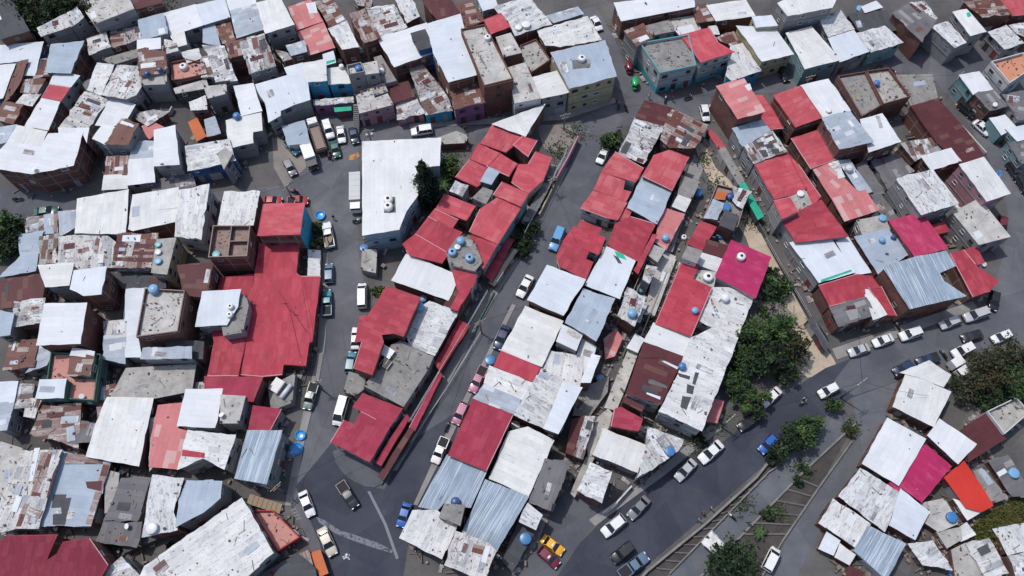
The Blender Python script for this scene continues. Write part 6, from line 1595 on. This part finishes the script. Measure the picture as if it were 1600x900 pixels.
# ------------------------------------------------------------ trees and bushes
LEAF={}
def leafmat(k):
    if k not in LEAF:
        c=dict(dark=(0.022,0.040,0.018),mid=(0.036,0.070,0.024),light=(0.066,0.112,0.034),olive=(0.045,0.048,0.024),brown=(0.075,0.060,0.030),yellow=(0.16,0.145,0.05),black=(0.012,0.021,0.014))[k]
        t=NT('leaf_'+k,0.65,0.25); tc=t.n('TexCoord'); f=t.noise(tc.outputs['Object'],1.1,3); t.col(t.mix(f,tuple(x*.65 for x in c),tuple(x*1.35 for x in c))); LEAF[k]=t.m
    return LEAF[k]
def tree(x,y,rad,h,mix,label,n=2600,name='tree',cat='tree',shape='round',group='trees and bushes',size=.30):
    """x,y: photo position of the crown's middle; the crown is rad metres wide, its top h metres up"""
    rg=random.Random(int(x*31+y*17)); rz=min(rad,h*.45) if shape!='cone' else h*.5
    zc=h-rz; p=at(x,y,zc); root=empty(name,(p.x,p.y,0),0,label,cat,group)
    t=MB(); tr=.05+rad*.055
    if shape!='bush':
        a=Vector((0,0,0))
        for i in range(4):
            b=Vector((rg.gauss(0,.1),rg.gauss(0,.1),zc*(i+1)/4)); t.bar(a,b,tr*(1-.14*i),8,tr*(1-.14*(i+1))); a=b
        for i in range(9):
            an=rg.uniform(0,6.28); q=Vector((math.cos(an)*rad*.65,math.sin(an)*rad*.65,zc+rg.uniform(-.2,.6)*rz)); m_=a.lerp(q,.5)+Vector((0,0,.15*rad)); s0=a-Vector((0,0,rg.uniform(0,.35)*zc))
            t.bar(s0,m_,tr*.42,6,tr*.28); t.bar(m_,q,tr*.28,5,tr*.08)
    else:
        for i in range(5): an=rg.uniform(0,6.28); t.bar((0,0,0),(math.cos(an)*rad*.5,math.sin(an)*rad*.5,h*.7),.04,5,.015)
    t.build('trunk',M['bark'],root)
    c=MB(); ncl=max(10,int(14*rad)); cl=[]
    for i in range(ncl):
        while 1:
            v=Vector((rg.uniform(-1,1),rg.uniform(-1,1),rg.uniform(-1,1)))
            if .25<v.length<1: break
        if shape=='cone':
            f=(v.z+1)/2; w=rad*(1.05-.95*f)*(.6+.5*rg.random()); q=Vector((v.x*w,v.y*w,zc+v.z*rz)); cr=rad*.35*(1.2-f)
        else:
            v*=(.55+.62*rg.random()); q=Vector((v.x*rad,v.y*rad,zc+v.z*rz)); cr=rad*rg.uniform(.12,.38)
        cl.append((q,cr,rg.randrange(len(mix))))
    for i in range(n):
        q,cr,mi=cl[i%ncl]; d=Vector((rg.gauss(0,1),rg.gauss(0,1),rg.gauss(0,.8)))*cr*.55; P=q+d
        if P.z<.1: P.z=.1+rg.random()*.3
        s_=size*rg.uniform(.6,1.4); nx=Vector((rg.gauss(0,1),rg.gauss(0,1),rg.gauss(.6,.8))).normalized(); u=nx.orthogonal().normalized(); u.rotate(Matrix.Rotation(rg.uniform(0,6.28),3,nx)); w=nx.cross(u)
        c.face([P-u*s_,P+w*s_*.45,P+u*s_,P-w*s_*.45],None,mi if rg.random()<.85 else rg.randrange(len(mix)))
    bm=c.bm; me=bpy.data.meshes.new('crown'); bm.to_mesh(me); bm.free()
    for m in mix: me.materials.append(leafmat(m))
    put('crown',me,root); return root
D=('dark','dark','mid','black'); G_=('mid','mid','light','dark'); O_=('olive','brown','dark','olive')
for a in TREES: tree(*a[:4],a[4],a[5],*a[6:])
# palms and agave-like plants
def palm(x,y,h,label,n=12,L=2.0):
    p=at(x,y,h*.8); rg=random.Random(int(x)); root=empty('palm_plant',(p.x,p.y,0),0,label,'palm','trees and bushes')
    t=MB(); t.bar((0,0,0),(.1,0,h),.14,8,.09); t.build('trunk',M['bark'],root)
    c=MB()
    for i in range(n):
        an=6.283*i/n+rg.gauss(0,.15); d=Vector((math.cos(an),math.sin(an),0)); l=L*rg.uniform(.8,1.15); pr=Vector((.1,0,h)); s=d.cross(Vector((0,0,1)))
        for k in range(6):
            f=(k+1)/6; q=Vector((.1,0,h))+d*l*f+Vector((0,0,.5*l*(f-1.3*f*f)))
            for sg in(-1,1): c.face([pr,q,q+s*sg*.28*(1-.7*f)-Vector((0,0,.12)),pr+s*sg*.28*(1-.7*(f-1/6))-Vector((0,0,.12))],None,k%2)
            pr=q
    c.build('crown',[leafmat('mid'),leafmat('light')],root)
palm(1187,833,1.0,'spiky green palm growing in the second trench',10,1.3); palm(1158,872,3.4,'palm rising out of the dark tree near the torn tarp',11,2.2)
palm(690,290,3.0,'yellowish palm between the conifer and the red roofs',12,2.0)
# dry grass
gr=MB(); rg=random.Random(3)
gp=[(1512,830),(1545,800),(1600,774),(1620,774),(1620,808),(1568,830),(1532,846)]
while len(gr.bm.faces)<5000:
    x=rg.uniform(1500,1620); y=rg.uniform(770,850)
    if not inpoly((x,y),gp): continue
    p=at(x,y,.02); an=rg.uniform(0,6.28); h=rg.uniform(.25,.8); d=Vector((math.cos(an),math.sin(an),0))*.10; l=Vector((rg.gauss(0,.25),rg.gauss(0,.25),h)); gr.face([p-d,p+d,p+l],None,0 if rg.random()<.7 else 1)
tag(gr.build('grass',[leafmat('yellow'),leafmat('light')]),'tall dry yellow-green grass on the bank','grass',None,'stuff')
# weeds along walls and lots
wd=MB()
for (x,y,n,r) in((1120,290,60,2),(1165,320,90,2.5),(1180,345,80,2),(1100,250,40,1.5),(1235,520,60,3),(1118,660,60,2),(1090,690,50,2),(1252,735,80,1.5),(1215,800,60,1.2),(1330,668,60,1.2),(1195,470,60,2),(985,555,60,1.2),(1012,500,60,1.0),(700,250,70,2.5),(1160,790,60,1.5),(1060,320,30,1),(900,210,50,2),(592,458,50,1),(870,235,60,2),(210,20,120,4),(250,12,120,4)):
    c=at(x,y,0)
    for i in range(n*3):
        p=c+Vector((rg.gauss(0,r*.6),rg.gauss(0,r*.6),0.02)); an=rg.uniform(0,6.28); d=Vector((math.cos(an),math.sin(an),0))*.13; l=Vector((rg.gauss(0,.3),rg.gauss(0,.3),rg.uniform(.15,.6))); wd.face([p-d,p+d,p+l],None,rg.randrange(3))
tag(wd.build('weeds',[leafmat('mid'),leafmat('light'),leafmat('olive')]),'scattered weeds on bare lots and along walls','weeds',None,'stuff')

# ------------------------------------------------------------ poles, wires, mast, rails
def pole(x,y,h,label,rz=0,trans=False):
    p=at(x,y,0); root=empty('utility_pole',p,rz,label,'utility pole','utility poles')
    m=MB(); m.bar((0,0,0),(0,0,h),.15,10,.09); m.build('mast',M['pole'],root)
    m=MB(); m.box((0,0,h-.4),(2.0,.10,.12)); m.box((0,0,h-1.2),(1.4,.10,.10)); m.build('crossarm',M['wood'],root)
    for sx in(-.9,-.35,.35,.9): m=MB(); m.lathe([(.06,0),(.09,.05),(.05,.14),(.02,.18)],8,(sx,0,h-.34)); m.build('insulator',M['whiteplastic'],root)
    if trans:
        for sx in(-.45,.45): m=MB(); m.lathe([(.25,0),(.3,.05),(.3,.75),(.22,.85)],12,(sx,.35,h-2.6)); m.build('transformer',M['galv'],root)
    return p+Vector((0,0,h-.3))
PL=[pole(1313,622,9.2,'leaning-looking utility pole between the main road and the side street',.6),pole(582,228,5.2,'utility pole with two grey transformers by the parking lot',.2,True),pole(458,313,5.0,'utility pole near the red car by the upper red house',1.1),
 pole(881,203,5.0,'utility pole on the top street by the rubble lot',.3),pole(1255,142,4.6,'utility pole on the top street beside the red roof with a brighter corner',.3),pole(1483,140,4.8,'utility pole at the top of the curving street',.8),
 pole(1128,668,6,'utility pole by the pinkish shed near the big trees',.7),pole(862,300,5,'utility pole at the ochre wall of the climbing street',.5),pole(505,610,5.5,'utility pole by the green jeep on the left street',.2),pole(752,520,5.5,'utility pole at the green kerb of the climbing street',.5),pole(445,770,5.6,'utility pole by the steps at the lower left junction',.8)]
WN=0
def wire(a,b,sag,label,r=.022):
    m=MB(); n=14; pr=None
    for i in range(n+1):
        f=i/n; q=a.lerp(b,f)-Vector((0,0,4*sag*f*(1-f)))
        if pr is not None: m.bar(pr,q,r,4,cap=False)
        pr=q
    tag(m.build('power_line',M['wire']),label,'power line','overhead power lines')
def hp(x,y,dz=.5):
    return on_roof(x,y)+Vector((0,0,dz))
for a,b,sg,lb in((PL[1],PL[2],.5,'overhead line from the transformer pole to the pole by the red car'),(PL[2],hp(395,480),.3,'overhead line dropping from the pole by the red car to the red hall'),(PL[3],PL[4],.7,'overhead line along the top street from the rubble lot'),(PL[4],PL[5],.6,'overhead line along the top street to the curving street'),
 (PL[7],PL[9],.6,'overhead line down the climbing street'),(PL[7],PL[3],.5,'overhead line from the ochre wall up to the top street'),(PL[8],hp(545,655),.3,'overhead line crossing the left street to the last red house'),(PL[8],PL[2],.8,'overhead line along the left street'),(PL[10],PL[8],.6,'overhead line from the lower junction up the left street'),
 (PL[10],hp(560,700),.4,'overhead line across the lower junction to the last red house'),(PL[9],hp(690,690),.5,'overhead line from the green kerb down to the second block'),(PL[0],PL[6],.7,'overhead line above the main road near the big trees'),(PL[0],hp(1340,485),.5,'overhead line from the tall pole to the corner house on the main road'),(PL[1],hp(566,230),.2,'short overhead line from the transformer pole to the large L-shaped roof'),
 (hp(300,150),PL[1],.8,'overhead line from the bare terrace with one barrel to the transformer pole'),(hp(690,130),PL[1],.7,'overhead line from the long white stepped roof to the transformer pole'),(hp(950,60),PL[3],.8,'overhead line from the big white rooftops down to the rubble lot'),(hp(1000,100),PL[4],.5,'overhead line from the turquoise-based house along the top street'),
 (hp(1200,300),hp(1120,330),.6,'overhead line from the right block over the dirt path'),(hp(1330,480),hp(1150,560),1.0,'overhead line from the corner house over the big trees'),(hp(820,480),PL[9],.4,'overhead line across the climbing street to the green kerb pole'),(hp(900,380),PL[7],.5,'overhead line from the blue jeep roofs to the ochre wall pole'),(hp(250,330),PL[2],.8,'overhead line along the alley from the clean white roofs'),
 (hp(130,250),hp(250,300),.5,'overhead line over the alley from the large white corner house'),(hp(1450,620),PL[0],.6,'overhead line from the white roof over a brick wall to the tall pole'),(hp(1420,250),PL[5],.6,'overhead line from the two-step pale roof to the curving street'),(hp(1040,560),hp(930,560),.3,'overhead line across the alley above the large maroon roof'),(hp(390,700),PL[10],.4,'overhead line from the silver ribbed roof to the lower pole'),
 (hp(453,485,.4),hp(470,560,.4),.2,'sagging cable across the big red hall'),(hp(440,462,2),hp(480,520,.4),.2,'guy cable of the mast on the big red hall')): wire(a,b,sg,lb)
m=MB(); q=on_roof(453,485); m.bar(q,q+Vector((0,0,3.2)),.05,6); m.box(q+Vector((0,0,3.0)),(1.0,.05,.05)); m.box(q+Vector((0,0,2.7)),(.7,.05,.05)); tag(m.build('antenna_mast',M['dark']),'thin dark antenna mast standing on the big red hall','antenna')
def railing(px,h,label,z=0.0,sp=1.6,m_='galv'):
    m=MB()
    for i in range(len(px)-1):
        a=at(*px[i],z); b=at(*px[i+1],z); k=max(1,int((b-a).length/sp))
        for f in(.5,1.0): m.bar(a+Vector((0,0,h*f)),b+Vector((0,0,h*f)),.035,5)
        for j in range(k+1): q=a.lerp(b,j/k); m.bar(q,q+Vector((0,0,h)),.035,5)
    tag(m.build('railing',M[m_]),label,'railing')
railing([(762,458),(735,505),(700,562),(668,615),(640,662)],1.3,'long galvanised pipe railing between the red awnings and the red-roofed block',1.4)
railing([(885,240),(850,312),(820,368)],1.4,'pipe railing in front of the upper red-roofed block facades',1.2)
railing([(752,520),(700,605),(645,690)],.9,'steel railing at the pavement edge below the red awnings',.15)
railing([(964,788),(946,803)],.9,'small railing on the walled yard near the yellow taxi',1.2)
railing([(1025,372),(1000,430),(975,488)],1.0,'thin railing along the alley beside the thin red awning',1.6)
railing([(1290,540),(1240,455),(1195,375)],1.0,'dark railing of the lower street at the foot of the right block',1.1,m_='steel')
# ------------------------------------------------------------ blue pools, tarps, stairs, small things
def tub(x,y,r,label,h=.5):
    p=at(x,y,0); m=MB(); m.lathe([(r*.96,0.012),(r,h),(r*.92,h),(r*.86,h*.45),(r*.5,h*.3),(.02,h*.28)],22); o=m.build('plastic_tub',simple('tub_blue',(0.04,0.27,0.62),.25,.5)); o.location=p; tag(o,label,'tub','round blue tubs')
tub(470,681,.85,'smaller round blue tub on the left street, upper of two close together'); tub(464,702,1.0,'larger round blue tub on the left street, with a blue cone beside it'); tub(501,338,.9,'wide round blue tub in front of the pickup with the loaded bed')
p=at(455,710,0); m=MB(); m.lathe([(.75,0.012),(.6,.3),(.2,.55),(.04,.6)],18); o=m.build('plastic_cover',M['palebluep']); o.location=p; tag(o,'pale blue cone-shaped cover touching the larger round blue tub','cover')
def cloth(px,label,z,mat,name='tarp',amp=.25):
    pts=[at(x,y,z) for x,y in px]; rg_=random.Random(int(px[0][0])); m=MB(); N=7; V=[]
    for i in range(N+1):
        for j in range(N+1):
            a=pts[0].lerp(pts[1],i/N); b=pts[3].lerp(pts[2],i/N); q=a.lerp(b,j/N); V.append(q+Vector((rg_.gauss(0,.05),rg_.gauss(0,.05),rg_.gauss(0,amp))))
    for i in range(N):
        for j in range(N):
            if rg_.random()<.06 and 0<i<N-1: continue
            k=i*(N+1)+j; m.face([V[k],V[k+N+1],V[k+N+2],V[k+1]],[(0,0),(1,0),(1,1),(0,1)],0,True)
    o=m.build(name,mat); md=o.modifiers.new('thick','SOLIDIFY'); md.thickness=.03; return tag(o,label,'tarp')
cloth([(1095,848),(1112,828),(1141,858),(1128,876)],'torn white tarp hung across the trench near the palm',1.6,M['cloth_white'])
cloth([(1556,270),(1562,265),(1568,272),(1563,278)],'blue tarp on the white roof with rust marks',5.0,M['blueplastic'],amp=.12)
cloth([(583,368),(612,360),(622,372),(596,384)],'light blue awning cloth under the large L-shaped white roof',1.9,M['lightb'] if 'lightb' in M else M['palebluep'],amp=.08)
m=MB()
for i in range(16):
    a=at(562-i*.35,182+i*1.9,0); m.box((a.x,a.y,(16-i)*.11),(1.1,.42,.22*(16-i)))
tag(m.build('staircase',CONC),'steep concrete steps between the bright blue house and the grey two-storey house','staircase')
m=MB()
for i in range(7):
    a=at(395+i*7,782+i*2.2,0); m.box((a.x,a.y,.5+(7-i)*.08),(.75,1.5,.06),R(-12))
for sy in(-1,1):
    a=at(392,780,.4); b=at(442,797,.4); m.bar(a+Vector((0,sy*.7,0)),b+Vector((0,sy*.7,-.0)),.06)
tag(m.build('pallet_walkway',M['wood']),'slatted wooden walkway beside the pink-floored courtyard','walkway')
def laundry(x1,y1,x2,y2,label):
    a=on_roof(x1,y1); b=on_roof(x2,y2); root=empty('clothesline',a,0,label,'clothesline','clotheslines on the roofs'); d=b-a; d.z=0; m=MB()
    m.bar((0,0,0),(0,0,1.5),.03,5); m.bar(d,d+Vector((0,0,1.5)),.03,5); m.bar((0,0,1.45),d+Vector((0,0,1.45)),.012,4); m.build('line',M['steel'],root)
    rg=random.Random(int(x1)); k=max(3,int(d.length/.6))
    for i in range(k):
        if rg.random()<.25: continue
        f=(i+.5)/k; q=d*f; u=d.normalized(); w=rg.uniform(.18,.28); hh=rg.uniform(.5,.95); t=MB(); s=u.cross(Vector((0,0,1)))*rg.gauss(0,.12)
        t.face([q-u*w+Vector((0,0,1.44)),q+u*w+Vector((0,0,1.44)),q+u*w*.95+s+Vector((0,0,1.44-hh)),q-u*w*.95+s+Vector((0,0,1.44-hh))]); o=t.build('laundry',LAU[rg.randrange(len(LAU))],root); sd=o.modifiers.new('s','SOLIDIFY'); sd.thickness=.015
LAU=[simple('laundry_%s'%n,c,.85,.1) for n,c in(('white',(.6,.6,.6)),('red',(.4,.05,.05)),('blue',(.06,.14,.35)),('yellow',(.5,.38,.08)),('grey',(.25,.25,.27)),('pink',(.5,.2,.25)))]
for a in((296,112,312,108,'clothesline on the pink floored terrace'),(745,85,760,110,'clothesline on the long bare concrete rooftop'),(612,560,640,575,'clothesline on the grey rooftop terrace'),(1012,425,1016,438,'clothesline on the little alley roof hung with washing'),(1325,140,1345,165,'clothesline on the brick-walled roof terrace'),(95,590,108,592,'clothesline on the green-walled house roof'),(1100,455,1120,500,'clothesline on the mint flaking roof edge'),(230,480,252,478,'clothesline on the open concrete roof with a scrap heap'),(565,150,600,140,'clothesline on the dusty terrace by the steep steps')): laundry(*a)
# solar panels / glass stairwell on the terrace
q=on_roof(605,552); m=MB(); m.box(q+Vector((0,0,.75)),(2.2,1.6,.08),R(-32)); o=m.build('stairwell_cover',M['whiteplastic']); tag(o,'small white stairwell cover on the grey rooftop terrace','cover')
q=on_roof(598,566); root=empty('skylight',q,R(-32),'dark glazed skylight with white bars on the grey rooftop terrace','skylight')
m=MB(); m.box((0,0,.55),(2.8,1.5,.06)); m.build('glazing',M['carglass'],root)
m=MB()
for k in range(5): m.box((-1.4+k*.7,0,.585),(.06,1.55,.03))
for sx in(-1.3,1.3): m.box((sx,0,.27),(.1,1.3,.5))
m.build('frame',M['frame_white'],root)
# boiler and scrap in the yard under the red hall
q=on_roof(450,612); m=MB(); m.bar(q+Vector((-.9,-1.2,.45)),q+Vector((.5,1.0,.45)),.38,14); tag(m.build('old_boiler',M['galv']),'rusty steel boiler cylinder lying in the scrap yard under the big red hall','boiler')
q=on_roof(434,604); m=MB(); m.box(q+Vector((0,0,.4)),(2.2,1.7,.7),R(60)); m.box(q+Vector((0,0,.78)),(2.0,1.5,.06),R(60)); tag(m.build('scrap_cabinet',M['steel']),'grey metal cabinet lying beside the boiler in the scrap yard','cabinet')
for x,y,w,l,rz,lb,mt in((1125,330,.5,2.4,.8,'old plank leaning on the dirt path','wood'),(1172,352,.4,2.0,1.8,'second plank lying on the dirt path','wood'),(1240,490,.3,3.0,1.4,'long post lying behind the big trees','wood'),(1120,590,.12,2.2,-.5,'white pole jutting out by the big trees','whiteplastic')):
    p=at(x,y,0); m=MB(); m.box((p.x,p.y,.1),(l,w*.5,.12),rz); tag(m.build('plank',M[mt]),lb,'plank')
p=at(542,870,0); m=MB()
rg=random.Random(9)
for k in range(14): m.box((p.x+rg.gauss(0,.25),p.y+rg.gauss(0,.25),.05),(rg.uniform(.15,.4),rg.uniform(.1,.25),.08),rg.uniform(0,3))
tag(m.build('litter',M['cloth_white']),'small heap of white litter in the lower left junction','litter',None,'stuff')
